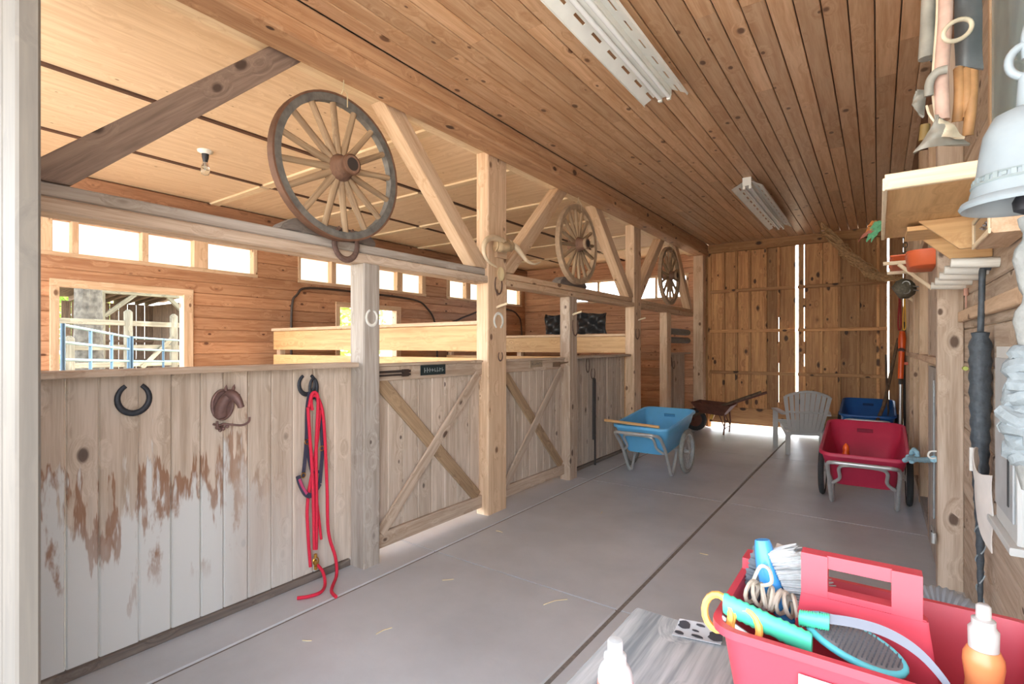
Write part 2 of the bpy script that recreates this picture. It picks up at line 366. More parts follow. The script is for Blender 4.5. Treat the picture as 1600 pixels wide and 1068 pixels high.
# --- stall ceiling: plywood sheets with gaps and cream cover strips
cs = struct('ceiling_stall')
sx = [-2.80, -4.03, -5.22, XB]; sy = [.2, 2.86, 3.97, 5.09, 6.18, 7.28, 8.38, YB]
for i in range(3):
    for j in range(len(sy) - 1):
        box('plywood_sheet', sx[i+1] + .024, sx[i] - .024, sy[j], sy[j+1], ZS, ZS + .015, 'ply', cs, .002)
for yb in sy[1:-1]:
    for i in range(3): box('cover_strip', sx[i+1] + .03, sx[i] - .03, yb - .045, yb + .055, ZS - .022, ZS, 'cream', cs, .003)
for xg in sx[1:-1]:
    for j in range(len(sy) - 1): box('gap_strip', xg - .022, xg + .022, sy[j] + .056, sy[j+1] - .046, ZS - .012, ZS + .004, 'gap', cs, .002)
box('gap_backing', XB, -2.80, .2, YB, ZS + .04, ZS + .05, 'hub', cs, 0)
# --- roof keeps the sky out; unseen front overhang added to shade the door jamb
rf = struct('roof'); box('roof_deck', XB - .5, .95, -2.3, YB + .6, ZC + .05, ZC + .12, 'darkgrey', rf, 0)
# --- stall back wall (left): siding boards around openings
wl_ = struct('wall_left')
def siding_wall(par, fixed, lo, hi, z0, z1, holes, bh, th, axis, key, phase=0.0):
    """horizontal boards on a wall; axis 'y': wall runs along y at x=fixed..fixed+th; holes (a0,a1,z0,z1)"""
    z = z0
    while z < z1 - .005:
        zt = min(z + bh, z1); segs = [(lo, hi)]
        for a0, a1, h0, h1 in holes:
            if h0 < (z + zt) / 2 < h1:
                ns = []
                for s0, s1 in segs:
                    if a1 <= s0 or a0 >= s1: ns.append((s0, s1)); continue
                    if a0 > s0: ns.append((s0, a0))
                    if a1 < s1: ns.append((a1, s1))
                segs = ns
        for s0, s1 in segs:
            parts = [s0, s1]
            if s1 - s0 > 4: parts = [s0, s0 + rnd.uniform(.35, .65) * (s1 - s0), s1]
            for a, b in zip(parts, parts[1:]):
                j = rnd.uniform(-.002, .002)
                if axis == 'y': box('board', fixed + j, fixed + th + j, a + .001, b - .001, z + .001, zt - .001, key, par, .007)
                else: box('board', a + .001, b - .001, fixed + j, fixed + th + j, z + .001, zt - .001, key, par, .007)
        z = zt
zrow = 1.10
holes = [(1.30, 3.40, 2.30, 2.67), (3.96, 6.37, 2.30, 2.67), (6.90, 9.32, 2.30, 2.67), (1.45, 2.60, 1.05, 2.04), (4.60, 5.74, 1.05, 2.04)]
# align board rows so openings fall on joints: 0..1.05, 1.05..2.04, 2.04..2.30, 2.30..2.67, 2.67..3.1
for za, zb, hb in ((0, 1.05, .15), (1.05, 2.04, .1414), (2.04, 2.30, .13), (2.30, 2.67, .185), (2.67, 3.10, .143)):
    siding_wall(wl_, XB - .02, .2, YB, za, zb, holes, hb, .02, 'y', 'siding')
def backing(par, fixed0, fixed1, lo, hi, rows, holes, axis, mat):
    for za, zb in rows:
        segs = [(lo, hi)]
        for a0, a1, h0, h1 in holes:
            if h0 < (za + zb) / 2 < h1:
                ns = []
                for s0, s1 in segs:
                    if a1 <= s0 or a0 >= s1: ns.append((s0, s1)); continue
                    if a0 > s0: ns.append((s0, a0))
                    if a1 < s1: ns.append((a1, s1))
                segs = ns
        for s0, s1 in segs:
            if axis == 'y': box('sheathing', fixed0, fixed1, s0, s1, za, zb, mat, par, 0)
            else: box('sheathing', s0, s1, fixed0, fixed1, za, zb, mat, par, 0)
RW = ((0, 1.05), (1.05, 2.04), (2.04, 2.30), (2.30, 2.67), (2.67, 3.25))
backing(wl_, XB - .10, XB - .023, .2, YB + .1, RW, holes, 'y', 'siding')
box('wall_plate', XB, XB + .06, .2, YB, 2.80, 3.085, 'darkbeam', wl_, .008)
# high windows: frosted panels with mullions
frost = translucent('frosted_panel', (250,244,232))
def high_window(nm, y0, y1, panes, xf=XB, z0=2.30, z1=2.67):
    w_ = struct(nm)
    box('window_sill', xf - .09, xf + .015, y0, y1, z0 - .012, z0 + .03, 'post', w_)
    box('window_head', xf - .09, xf + .015, y0, y1, z1 - .03, z1 + .01, 'siding', w_)
    prev = y0
    for a, b in panes:
        if a - prev > .004: box('mullion', xf - .09, xf + .008, prev, a, z0 + .03, z1 - .03, 'post', w_)
        box('frosted_pane', xf - .088, xf - .080, a, b, z0 + .03, z1 - .03, frost, w_, 0); prev = b
    if y1 - prev > .004: box('mullion', xf - .09, xf + .008, prev, y1, z0 + .03, z1 - .03, 'post', w_)
high_window('window_1', 1.30, 3.40, [(1.422, 1.565), (1.619, 2.15), (2.211, 2.66), (2.814, 3.35)])
high_window('window_2', 3.96, 6.37, [(4.002, 4.48), (4.559, 5.0), (5.10, 5.72), (5.838, 6.28)])
high_window('window_3', 6.90, 9.32, [(6.99, 7.44), (7.571, 8.1), (8.22, 8.68), (8.764, 9.24)])
def opening_frame(nm, y0, y1, z0, z1):
    w_ = struct(nm)
    box('frame_head', XB - .10, XB + .02, y0 - .05, y1 + .05, z1 - .04, z1 + .03, 'post', w_)
    box('frame_sill', XB - .10, XB + .02, y0 - .05, y1 + .05, z0 - .03, z0 + .03, 'post', w_)
    box('frame_jamb', XB - .10, XB + .02, y0 - .05, y0 + .02, z0 + .03, z1 - .04, 'post', w_)
    box('frame_jamb', XB - .10, XB + .02, y1 - .05, y1 + .05, z0 + .03, z1 - .04, 'post', w_)
opening_frame('window_4', 1.45, 2.60, 1.05, 2.04); opening_frame('window_5', 4.60, 5.74, 1.05, 2.04)
# --- stall end wall (back), with a bright window
we = struct('wall_stall_end')
eh = [(-5.15, -2.82, 2.32, 2.74)]
for za, zb, hb in ((0, 2.32, .145), (2.32, 2.74, .14), (2.74, 3.10, .12)):
    siding_wall(we, YB, XB, -2.5, za, zb, eh, hb, .02, 'x', 'siding')
backing(we, YB + .023, YB + .1, XB - .1, -2.5, ((0, 2.32), (2.32, 2.74), (2.74, 3.25)), eh, 'x', 'siding')
w6 = struct('window_6'); clear = clear_pane('clear_pane')
for a, b in ((-5.15, -4.62), (-4.60, -4.02), (-4.00, -3.42), (-3.40, -2.84)):
    box('glass_pane', a, b, YB + .05, YB + .056, 2.34, 2.72, clear, w6, 0)
    box('mullion', b - .012, b + .034, YB - .01, YB + .07, 2.34, 2.72, 'post', w6)
box('window_sill', -5.17, -2.8, YB - .02, YB + .08, 2.30, 2.34, 'post', w6); box('window_head', -5.17, -2.8, YB - .02, YB + .08, 2.72, 2.76, 'post', w6)
# --- aisle back wall: sliding doors of wide planks, battens and rails, with bright gaps
wb = struct('wall_back')
box('header_board', -2.45, .46, YB - .06, YB, 3.06, ZC, 'rear', wb)
xl = [-2.42, -2.195, -1.985, -1.775, -1.53, -1.335]; lz = .20
def leaf(nm, edges, gaps, zb=.155):
    d = struct(nm)
    for k, (a, b) in enumerate(zip(edges, edges[1:])):
        g = gaps[k] if k < len(gaps) else .0
        box('plank', a + .002, b - .002 - g, YB, YB + .022, lz, 3.10, 'rear', d, .003)
        if k:
            for za, zb2 in ([(lz, 3.06)] if not gaps[k - 1] else ([(lz, .5), (1.15, 1.5), (1.9, 3.06)] if gaps[k - 1] < .005 else [(lz, 1.1), (1.3, 1.5), (2.05, 2.2)])):
                box('batten', a - .02, a + .02, YB - .035, YB, za, zb2, 'rear', d, .003)
    for zr in (2.378, 1.686, .973): box('rail', edges[0], edges[-1], YB - .065, YB - .036, zr - .026, zr + .026, 'rear', d, .004)
    box('bottom_rail', edges[0], edges[-1], YB - .065, YB - .036, zb, .375, 'rear', d, .005)
    return d
leaf('door_1', xl + [-1.090], [0, 0, 0, 0, .003, 0], .095)
leaf('door_2', [-1.052, -.965, -.73, -.49, -.245, .0, .113], [.006, 0, 0, 0, 0, 0], .05)
box('plank', .135, .30, YB, YB + .022, 0, 3.10, 'rear', wb); box('plank', .302, .46, YB, YB + .022, 0, 3.10, 'rear', wb)
box('plank', -2.62, -2.425, YB, YB + .022, 0, 3.21, 'rear', wb); box('batten', -2.46, -2.405, YB - .024, YB - .001, 0, 3.06, 'rear', wb)
# --- right wall: studs with horizontal boards behind
wr = struct('wall_right')
XR = .405
siding_wall(wr, XR, .35, YB, 0, 3.24, [], .19, .02, 'y', 'greybrown')
box('sheathing', XR + .022, XR + .08, .35, YB + .1, 0, 3.26, 'darkgrey', wr, 0)
for k, yv in enumerate((3.92, 4.86, 5.95, 6.9, 7.8, 8.7)):
    box('stud', .285 + (.0 if k == 0 else .02), XR - .001, yv, yv + (.11 if k == 0 else .09), 0, 3.2, 'greybrown' if k == 0 else 'post', wr, .005)
box('wall_rail', .30, XR - .002, 4.06, YB, 1.30, 1.35, 'post', wr)
box('wall_rail', .31, XR - .002, 4.06, YB, .0, .06, 'grey', wr)
box('wall_rail', .30, XR - .002, 4.06, YB, 2.25, 2.31, 'post', wr)
box('wall_rail', XR - .03, XR - .001, 2.0, 3.9, 1.56, 1.62, 'post', wr)
# --- front: partly closed sliding door at the left, open doorway
d3 = struct('door_3')
for k, (a, b) in enumerate(((-1.75, -1.618), (-1.88, -1.753), (-2.06, -1.883), (-2.3, -2.063), (-2.6, -2.303), (-2.95, -2.603))):
    box('plank', a, b - .002, .295, .34, .03, 3.2, 'jamb', d3, .006)
# ================================================================ TIMBER FRAME
GP = 'posts along the stall fronts'
def post(label, x0, x1, y0, y1, z1, key):
    o = box('timber_post', x0, x1, y0, y1, 0, z1, key, None, .008); return setp(o, label, 'post', GP)
post('weathered grey short post between the stained stall front and the first X-braced door', -2.80, -2.66, 2.10, 2.232, 1.95, 'grey')
post('tall tan post carrying the steer horns between the two X-braced doors', -2.79, -2.66, 3.375, 3.64, 3.059, 'post')
post('short pale post under the middle wagon wheel', -2.78, -2.66, 4.77, 4.94, 1.95, 'greybrown')
post('tall post with a horseshoe just before the open stall doorway', -2.79, -2.66, 6.54, 6.78, 3.059, 'post')
post('short post under the farthest wagon wheel', -2.78, -2.66, 7.85, 8.05, 1.95, 'post')
post('tall corner post where the stalls meet the rear doors', -2.66, -2.49, 9.22, 9.40, 3.2, 'post')
mb_ = thing('main_beam', 'long knotty ceiling beam running above the stall fronts', 'beam', (-2.54, 0, 3.015))
box('lower_timber', -2.645, -2.44, .05, YB - .05, 3.015, 3.115, 'beam', mb_, .012)
box('upper_timber', -2.645, -2.452, .05, YB - .05, 3.117, 3.225, 'beam', mb_, .012)
tp = box('top_plate', -2.80, -2.655, .2, YB - .02, 3.06, 3.098, 'cream', None); setp(tp, 'pale plate board lying on top of the tall posts', 'beam')
# header rails between posts
def rail(label, y0, y1, key, key2):
    t = thing('header_rail', label, 'rail', (-2.73, (y0 + y1) / 2, 1.95), group='header rails over the stall fronts')
    box('rail_timber', -2.80, -2.66, y0, y1, 1.952, 2.012, key, t, .008)
    box('top_board', -2.81, -2.69, y0, y1, 2.017, 2.075, key2, t, .006); return t
rail('long weathered header rail under the nearest wagon wheel', .3, 3.372, 'greybrown', 'grey')
rail('header rail under the middle wagon wheel', 3.643, 6.537, 'post', 'post')
rail('header rail under the farthest wagon wheel', 6.783, 9.215, 'post', 'post')
def brace(label, a, b, key, clips):
    """timber .125 wide from a to b (y, z) in the frame plane, cut by half planes (ny, nz, c): keep ny*y+nz*z<=c"""
    a, b = Vector(a), Vector(b); d = (b - a).normalized(); p = Vector((-d.y, d.x)); L = (b - a).length; m = (a + b) / 2; hw = .064
    poly = [a - d * .3 + p * hw, b + d * .3 + p * hw, b + d * .3 - p * hw, a - d * .3 - p * hw]
    for ny, nz, c in clips + [(0, 1, 3.058)]:
        out = []
        for k in range(len(poly)):
            s, e = poly[k], poly[(k + 1) % len(poly)]; fs_ = ny * s.x + nz * s.y - c; fe = ny * e.x + nz * e.y - c
            if fs_ <= 0: out.append(s)
            if (fs_ < 0) != (fe < 0) and abs(fs_ - fe) > 1e-9: out.append(s + (e - s) * (fs_ / (fs_ - fe)))
        poly = out
    loc = [((q - m).dot(d), (q - m).dot(p)) for q in poly]
    me = prism(loc, .125, 'yz', 'brace', .004)
    o = link('diagonal_brace', me, wood(key, 'y', 'x', 1.0), None, (bx, m.x, m.y), (math.atan2(d.y, d.x), 0, 0)); return setp(o, label, 'brace', 'diagonal braces')
bx = -2.735
RT = (0, -1, -2.077)
brace('dark grey diagonal brace rising from the far left toward the beam', (.50, 2.02), (1.60, 3.06), 'brace', [RT])
brace('long pale diagonal brace right of the nearest wagon wheel', (2.36, 3.05), (3.42, 1.98), 'post', [RT, (1, 0, 3.374)])
brace('diagonal brace between the steer horns and the middle wagon wheel', (4.66, 3.05), (3.66, 2.06), 'post', [RT, (-1, 0, -3.641)])
brace('diagonal brace right of the middle wagon wheel', (5.48, 3.05), (6.56, 2.0), 'post', [RT, (1, 0, 6.539)])
brace('diagonal brace left of the farthest wagon wheel', (7.70, 3.05), (6.76, 2.1), 'post', [RT, (-1, 0, -6.781)])
brace('diagonal brace right of the farthest wagon wheel', (8.35, 3.05), (9.2, 2.06), 'post', [RT, (1, 0, 9.215)])
# ================================================================ STALL FRONTS AND DOORS
def stall_front(label, y0, y1, n, key, ztop=1.30, cap=True):
    t = thing('stall_partition', label, 'partition', (-2.80, (y0 + y1) / 2, 0), group='stall fronts of vertical planks')
    w_ = (y1 - y0) / n; yy = [y0] + [y0 + w_ * (i + 1) + (rnd.uniform(-.018, .018) if i < n - 1 else 0) for i in range(n)]
    for a, b in zip(yy, yy[1:]):
        j = rnd.uniform(-.003, .003); box('plank', -2.827 + j, -2.805 + j, a + .0015, b - .0015, .045, ztop - .015, key, t, .005)
    box('sill_strip', -2.83, -2.785, y0 + .022, y1 - .022, 0, .042, 'darkgrey', t)
    if cap: box('cap_rail', -2.84, -2.70, y0 + .022, y1 - .022, ztop - .012, ztop + .018, 'greybrown', t)
    return t
f1 = stall_front('near stall front of grey planks bleached and stained brown below', .25, 2.115, 14, 'knee')
f2 = stall_front('middle plank stall front behind the blue cart, hung with a leash', 4.925, 6.555, 12, 'knee')
f3 = stall_front('narrow plank stall front beside the rear corner post', 8.035, 9.215, 8, 'greybrown')
def stall_door(label, y0, y1, n, sign):
    t = thing('stall_door', label, 'door', (-2.74, (y0 + y1) / 2, 0), group='X-braced stall doors')
    w_ = (y1 - y0) / n
    for i in range(n): box('plank', -2.775, -2.752, y0 + i * w_ + .0012, y0 + (i + 1) * w_ - .0012, .06, 1.27, 'knee', t, .004)
    box('top_rail', -2.751, -2.724, y0, y1, 1.185, 1.285, 'greybrown', t); box('bottom_rail', -2.751, -2.724, y0, y1, .06, .165, 'greybrown', t)
    box('top_cap', -2.79, -2.715, y0 - .005, y1 + .005, 1.286, 1.305, 'greybrown', t)
    q = t.location
    beam2('cross_brace', Vector((-2.737, y0 + .05, 1.185)) - q, Vector((-2.737, y1 - .05, .165)) - q, .10, .022, 'spoke', t, up=(1, 0, 0))
    beam2('cross_brace', Vector((-2.724, y0 + .05, .165)) - q, Vector((-2.724, y1 - .05, 1.185)) - q, .085, .022, 'greybrown', t, up=(1, 0, 0))
    return t
d_a = stall_door('near X-braced stall door with a dark name plate', 2.236, 3.372, 8, 1)
d_b = stall_door('farther X-braced stall door with a small pale name plate', 3.644, 4.766, 9, 1)
# ================================================================ STALL DIVIDERS
def divider(label, y, x0, x1, ztop, wide):
    t = thing('stall_divider', label, 'partition', ((x0 + x1) / 2, y, 0), group='dividers between stalls')
    box('cap_rail', x0, x1, y - .05, y + .05, ztop - .01, ztop + .025, 'post', t)
    box('wide_board', x0, x1, y - .02, y + .02, ztop - .24, ztop - .012, 'honey', t)
    box('lower_board', x0, x1, y - .02, y + .02, ztop - .85, ztop - .30, 'honey', t); box('lower_board', x0, x1, y - .02, y + .02, .05, ztop - .86, 'honey', t)
    for xx in (x0, (x0 + x1) / 2 - .2): box('upright', xx, xx + .08, y + .021, y + .09, 0, ztop - .01, 'post', t)
    return t
divider('honey-coloured divider boards between the first and second stalls', 3.50, -6.16, -2.81, 1.62, .3)
divider('pale divider boards under the dark tarp', 6.66, -6.16, -2.80, 1.57, .2)
# ================================================================ OBJECTS ON THE STALL FRONTS
iron = plain('dark_iron', (58,60,66), .55, .5, .2, 60); rust = plain('rusty_iron', (112,88,78), .7, .3, .25, 50); castbrown = plain('cast_brown', (120,92,86), .55, .35, .15, 40)
whitepaint = plain('worn_white_paint', (222,220,212), .6, 0, .08, 40); brass = plain('brass', (196,150,70), .3, .9, .1, 30)
greyrim = plain('weathered_rim', (104,100,94), .75, .1, .3, 22); tyre_iron = plain('tyre_iron', (120,86,66), .7, .3, .2, 20)
def wagon_wheel(label, y, z, Rw, nsp, key_spoke, rim_mat, tyre_mat, x=-2.60, tilt=0):
    t = thing('wagon_wheel', label, 'wheel', (x, y, z), (0, 0, R(tilt)), 'old wagon wheels hung under the beam')
    # wheel axis is local X
    def ring(r0, r1, w_, n=56):
        m = MB(); v = []; f = []
        for k in range(n):
            a = 2 * math.pi * k / n; c_, s_ = math.cos(a), math.sin(a)
            for r_, xx in ((r0, -w_), (r1, -w_), (r1, w_), (r0, w_)): v.append((xx, r_ * c_, r_ * s_))
        for k in range(n):
            b0 = k * 4; b1 = ((k + 1) % n) * 4
            for q in range(4): f.append((b0 + q, b0 + (q + 1) % 4, b1 + (q + 1) % 4, b1 + q))
        return m.add(v, f, True)
    ring(Rw - .052, Rw - .010, .022).build('rim', rim_mat, t); ring(Rw - .011, Rw, .026).build('iron_tyre', tyre_mat, t)
    Mx = Matrix.Rotation(R(90), 3, 'Y')
    hb = MB().lathe([(.035, -.10), (.055, -.095), (.062, -.05), (.078, -.02), (.080, .02), (.062, .05), (.056, .10), (.052, .125)], 24, Mx).build('hub', wood('hub', 'z', 'x'), t)
    MB().lathe([(.058, .095), (.06, .10), (.06, .122), (.054, .126)], 24, Mx, False).build('hub_band', tyre_mat, hb)
    MB().lathe([(.0, .1262), (.036, .1262), (.038, .1275), (.0, .1275)], 18, Mx, False).build('hub_bore', plain('dark_bore', (52,42,36), .9), hb)
    m = MB(); L0, L1 = .06, Rw - .045
    m.tube([(0, 0, L0), (0, 0, L0 + .06), (0, 0, (L0 + L1) / 2), (0, 0, L1)], [.022, .022, .019, .018], 8)
    me = m.mesh('spoke')
    for k in range(nsp):
        link('spoke', me, wood(key_spoke, 'z', 'x'), t, (0, 0, 0), (2 * math.pi * (k + .3) / nsp, 0, 0))
    # hanging wire up to the beam
    m = MB(); zt = 3.012 - z
    m.tube([(.03, .035, Rw - .06), (.036, .03, Rw + .01), (.0, .03, Rw + .06), (.0, .03, zt)], .0035, 5); m.tube([(-.03, .025, Rw - .06), (-.036, .03, Rw + .01), (.0, .03, Rw + .06)], .0035, 5)
    m.build('hanging_wire', plain('twine', (206,186,150), .8), t)
    return t
wagon_wheel('nearest and darkest wagon wheel, with a horseshoe at its foot', 1.875, 2.475, .428, 16, 'spoke', greyrim, tyre_iron)
wagon_wheel('middle wagon wheel hung above the short pale post', 4.83, 2.50, .42, 16, 'spoke', plain('tan_rim', (166,140,112), .75, 0, .2, 22), plain('tan_tyre', (176,150,122), .75, .05, .2, 22))
wagon_wheel('farthest wagon wheel, near the rear corner post', 7.78, 2.50, .44, 14, 'spoke', plain('dark_tan_rim', (140,116,92), .75, 0, .2, 22), plain('tan_tyre', (176,150,122), .75))
def rail_block(label, y0, y1, h=.07):
    me = prism([(y0, 2.0765), (y1, 2.0765), (y1, 2.105), (y1 - .06, 2.0765 + h), (y0 + .09, 2.0765 + h), (y0 + .02, 2.11)], .11, 'yz', 'block', .004)
    o = link('wood_block', me, wood('darkgrey', 'y', 'x'), None, (-2.745, 0, 0)); return setp(o, label, 'wood block', 'blocks lying on the header rails')
rail_block('long grey wood block on the rail behind the nearest wagon wheel', 1.56, 2.22, .075)
rail_block('grey wood block on the rail behind the middle wagon wheel', 4.62, 5.22, .08)
# --- horseshoes
def shoe(label, pos, w_, h_, mat, up=True, r=.0085, spread=148, group='horseshoes on the stall fronts', rz=0):
    m = MB(); pts = []
    for k in range(25):
        a = R(-spread + 2 * spread * k / 24); yy = math.sin(a) * w_ / 2; zz = -math.cos(a) * h_ / 2
        pts.append((0, yy, zz if up else -zz))
    m.tube(pts, [r * (.8 + .35 * math.sin(math.pi * k / 24)) for k in range(25)], 8)
    m.v = [(p[0] * .62, p[1], p[2]) for p in m.v]
    o = m.build('horseshoe', mat, None, pos, (rz, 0, 0)); return setp(o, label, 'horseshoe', group)
shoe('dark horseshoe nailed left of the horse-head hook, open end up', (-2.786, 0.904, 1.181), .125, .135, iron, True, .012, 150)
shoe('dark horseshoe above the red lead rope, open end up', (-2.786, 1.784, 1.193), .105, .12, iron, True, .012, 150)
shoe('rusty horseshoe hanging below the nearest wagon wheel', (-2.645, 1.955, 2.05), .165, .20, rust, True, .017, 150)
shoe('white heart-like horseshoe on the grey short post', (-2.652, 2.157, 1.605), .085, .10, whitepaint, True, .009, 158)
shoe('slim rusty horseshoe under the steer horns', (-2.652, 3.511, 1.953), .10, .165, rust, True, .007, 135)
shoe('white horseshoe on the tall post, open end down', (-2.652, 3.511, 1.640), .12, .13, whitepaint, False, .011, 150)
shoe('thin rusty horseshoe half way up the pale short post', (-2.652, 4.882, 1.647), .12, .22, rust, True, .007, 120)
shoe('small thin horseshoe on the tall post by the open doorway', (-2.652, 6.631, 1.602), .12, .16, rust, True, .007, 135)
shoe('small faint horseshoe low on the tall post with the horns', (-2.652, 3.538, 1.337), .06, .08, rust, True, .006, 140)
def hookpair(label1, label2, p1, p2, r=.007):
    shoe(label1, p1, .085, .17, rust, True, r, 150, 'horseshoe hooks'); o = shoe(label2, p2, .10, .13, rust, True, r, 150, 'horseshoe hooks'); return o
hookpair('upper rusty horseshoe of the pair holding the long dark strap', 'lower rusty horseshoe from which the long dark strap hangs', (-2.788, 5.439, 1.201), (-2.776, 5.549, 1.098))
hookpair('upper horseshoe hook on the farthest plank partition', 'lower horseshoe hook on the farthest plank partition', (-2.788, 8.42, 1.17), (-2.776, 8.53, 1.12))
shoe('dark horseshoe linked through the one above the red lead rope', (-2.772, 1.818, 1.169), .05, .115, iron, True, .010, 165)
# --- strap on the middle stall front
m = MB()
for dy in (-.022, .022):
    a = Vector((-2.765, 5.552, 1.030)); m.tube(smooth_pts([a + Vector((.0, dy * .3, .0)), a + Vector((.004, dy, -.05)), a + Vector((.002, dy, -.5)), a + Vector((.002, dy * (1.2 if dy > 0 else 1), -.72 if dy < 0 else -1.03))], 5), .0135, 6)
o = m.build('leather_strap', plain('black_leather', (62,56,54), .6), None); setp(o, 'long dark folded strap hanging on the middle plank partition', 'strap')
# --- horse head hook
hh = Vector((-2.786, 1.297, 1.116))
t = thing('horse_head_hook', 'brown cast-iron horse-head coat hook on the stained partition', 'hook', hh)
def oval(pts_n=28, a=.052, b=.075, x=0): return [(x, a * math.sin(2 * math.pi * k / pts_n), b * math.cos(2 * math.pi * k / pts_n)) for k in range(pts_n)]
m = MB(); m.tube(oval(), .008, 8, closed=True)
v = [(0.004, 0, 0)] + oval(28, .05, .073, .003); m.add(v, [(0, i + 1, (i + 1) % 28 + 1) for i in range(28)]); m.build('oval_ring', castbrown, t)
m = MB(); m.tube(smooth_pts([(.0, -.012, -.05), (.02, -.018, -.01), (.045, -.008, .035), (.065, .008, .058)], 4), [.034 - .0012 * k for k in range(13)], 10); m.build('neck', castbrown, t)
m = MB(); m.tube(smooth_pts([(.055, .0, .062), (.085, .018, .05), (.105, .030, .022), (.115, .036, -.002), (.116, .038, -.010)], 3), [.022, .024, .025, .025, .0235, .022, .020, .0185, .017, .016, .017, .016, .010][:13], 10); hd = m.build('head', castbrown, t)
for s_ in (-1, 1):
    m = MB(); m.tube([(.062, .006 + s_ * .016, .075), (.060, .008 + s_ * .02, .092), (.062, .010 + s_ * .02, .108)], [.009, .008, .001], 6); m.build('ear', castbrown, hd)
    m = MB(); m.lathe([(0, -.004), (.004, 0), (0, .004)], 8, None, False); m.build('eye', iron, hd, (.092, .02 + s_ * .021, .055))
m = MB(); m.tube(smooth_pts([(.004, -.05, -.095), (.008, -.02, -.105), (.008, .0, -.10), (.02, .04, -.108), (.05, .075, -.112), (.07, .10, -.095), (.072, .104, -.07)], 4), .006, 7)
m.tube(smooth_pts([(.004, .0, -.105), (.03, -.03, -.115), (.055, -.05, -.10), (.06, -.055, -.075)], 4), .006, 7)
for k, (a, b) in enumerate(((-.03, -.115), (.0, -.125), (.02, -.115), (-.015, -.13))): m.lathe([(0, -.012), (.010, -.004), (.010, .004), (0, .012)], 8, Matrix.Identity(3)); m.v[-32:] = [(p[0] + .006, p[1] + a, p[2] + b) for p in m.v[-32:]]
m.build('hook_bar', castbrown, t)
# --- bolt heads
# --- red lead ropes and halter
redrope = plain('red_rope', (214,36,66), .75, 0, .12, 220, .3); navy = plain('navy_webbing', (58,56,74), .8, 0, .15, 120); pinkweb = plain('pink_webbing', (190,70,110), .8)
def px_rope(name, label, pts, r, mat):
    m = MB(); m.tube(smooth_pts(pts, 5), r, 8); return m
t = thing('lead_rope', 'red lead rope with brass snaps, its ends lying on the floor', 'rope', (-2.76, 1.85, 0))
off = t.location
def rp(pts, r=.0095):
    m = MB(); m.tube(smooth_pts([Vector(p) - off for p in pts], 5), r, 8); return m.build('rope', redrope, t)
rp([(-2.752, 1.796, 1.041), (-2.745, 1.783, 1.111), (-2.745, 1.809, 1.125), (-2.748, 1.845, 1.083), (-2.750, 1.873, 0.955), (-2.750, 1.895, 0.560), (-2.745, 1.901, 0.285), (-2.735, 1.944, 0.116), (-2.730, 1.949, 0.008), (-2.618, 1.843, 0.011), (-2.556, 1.791, 0.011), (-2.483, 1.769, 0.011)])
rp([(-2.748, 1.768, 1.044), (-2.742, 1.785, 1.134), (-2.742, 1.815, 1.140), (-2.742, 1.828, 1.077), (-2.742, 1.815, 0.810), (-2.742, 1.819, 0.463), (-2.742, 1.815, 0.203)])
rp([(-2.735, 1.756, 1.062), (-2.735, 1.768, 0.894), (-2.735, 1.789, 0.586), (-2.738, 1.800, 0.209)])
rp([(-2.757, 1.851, 1.035), (-2.757, 1.825, 0.806), (-2.757, 1.770, 0.511), (-2.757, 1.770, 0.321), (-2.757, 1.787, 0.106)])
rp([(-2.738, 1.812, 0.120), (-2.735, 1.854, 0.060), (-2.676, 1.831, 0.011), (-2.604, 1.756, 0.011), (-2.610, 1.687, 0.011), (-2.648, 1.633, 0.011)])
rp([(-2.758, 1.808, 0.655), (-2.758, 1.839, 0.416), (-2.756, 1.859, 0.248)], .008)
m = MB()
a = Vector((-2.736, 1.807, 0.169)) - off
for dz in (0, -.035, -.07): m.lathe([(.004, -.014), (.010, -.010), (.0105, .010), (.004, .014)], 10); m.v[-40:] = [(p[0] + a.x, p[1] + a.y, p[2] + a.z + dz) for p in m.v[-40:]]
m.tube([(a.x + .004, a.y + .018 * math.sin(k * .524), a.z - .03 + .022 * math.cos(k * .524)) for k in range(12)], .004, 6, closed=True)
m.build('brass_snap', brass, t)
t = thing('halter', 'navy and pink webbing halter hanging among the red ropes', 'halter', (-2.76, 1.85, .8)); off = t.location
def strap(pts, w_, mat, nm='strap'):
    P = smooth_pts([Vector(p) - off for p in pts], 5); m = MB()
    n = len(P)
    def fn(u, v):
        i = min(int(round(u * (n - 1))), n - 1); tt = (P[min(i + 1, n - 1)] - P[max(i - 1, 0)]).normalized(); s_ = tt.cross(Vector((1, 0, 0)))
        s_ = s_.normalized() if s_.length > 1e-6 else Vector((0, 1, 0)); return P[i] + s_ * (v - .5) * w_
    m.grid(fn, n - 1, 1, .004); return m.build(nm, mat, t)
strap([(-2.762, 1.786, 1.149), (-2.762, 1.769, 1.043), (-2.760, 1.763, 0.854), (-2.757, 1.741, 0.650)], .022, navy, 'cheek_strap')
strap([(-2.768, 1.764, 0.853), (-2.766, 1.801, 0.675), (-2.766, 1.822, 0.612)], .02, navy, 'throat_strap')
strap([(-2.752, 1.705, 0.666), (-2.744, 1.716, 0.612), (-2.738, 1.749, 0.549), (-2.742, 1.794, 0.538), (-2.752, 1.848, 0.590)], .030, navy, 'nose_band')
strap([(-2.746, 1.709, 0.647), (-2.738, 1.724, 0.600), (-2.732, 1.749, 0.554)], .014, pinkweb, 'pink_lining')
strap([(-2.762, 1.855, 0.587), (-2.762, 1.872, 0.798), (-2.765, 1.857, 1.034), (-2.765, 1.822, 1.134)], .022, navy, 'cheek_strap')
strap([(-2.758, 1.800, 0.664), (-2.758, 1.861, 0.660)], .018, navy, 'chin_strap')
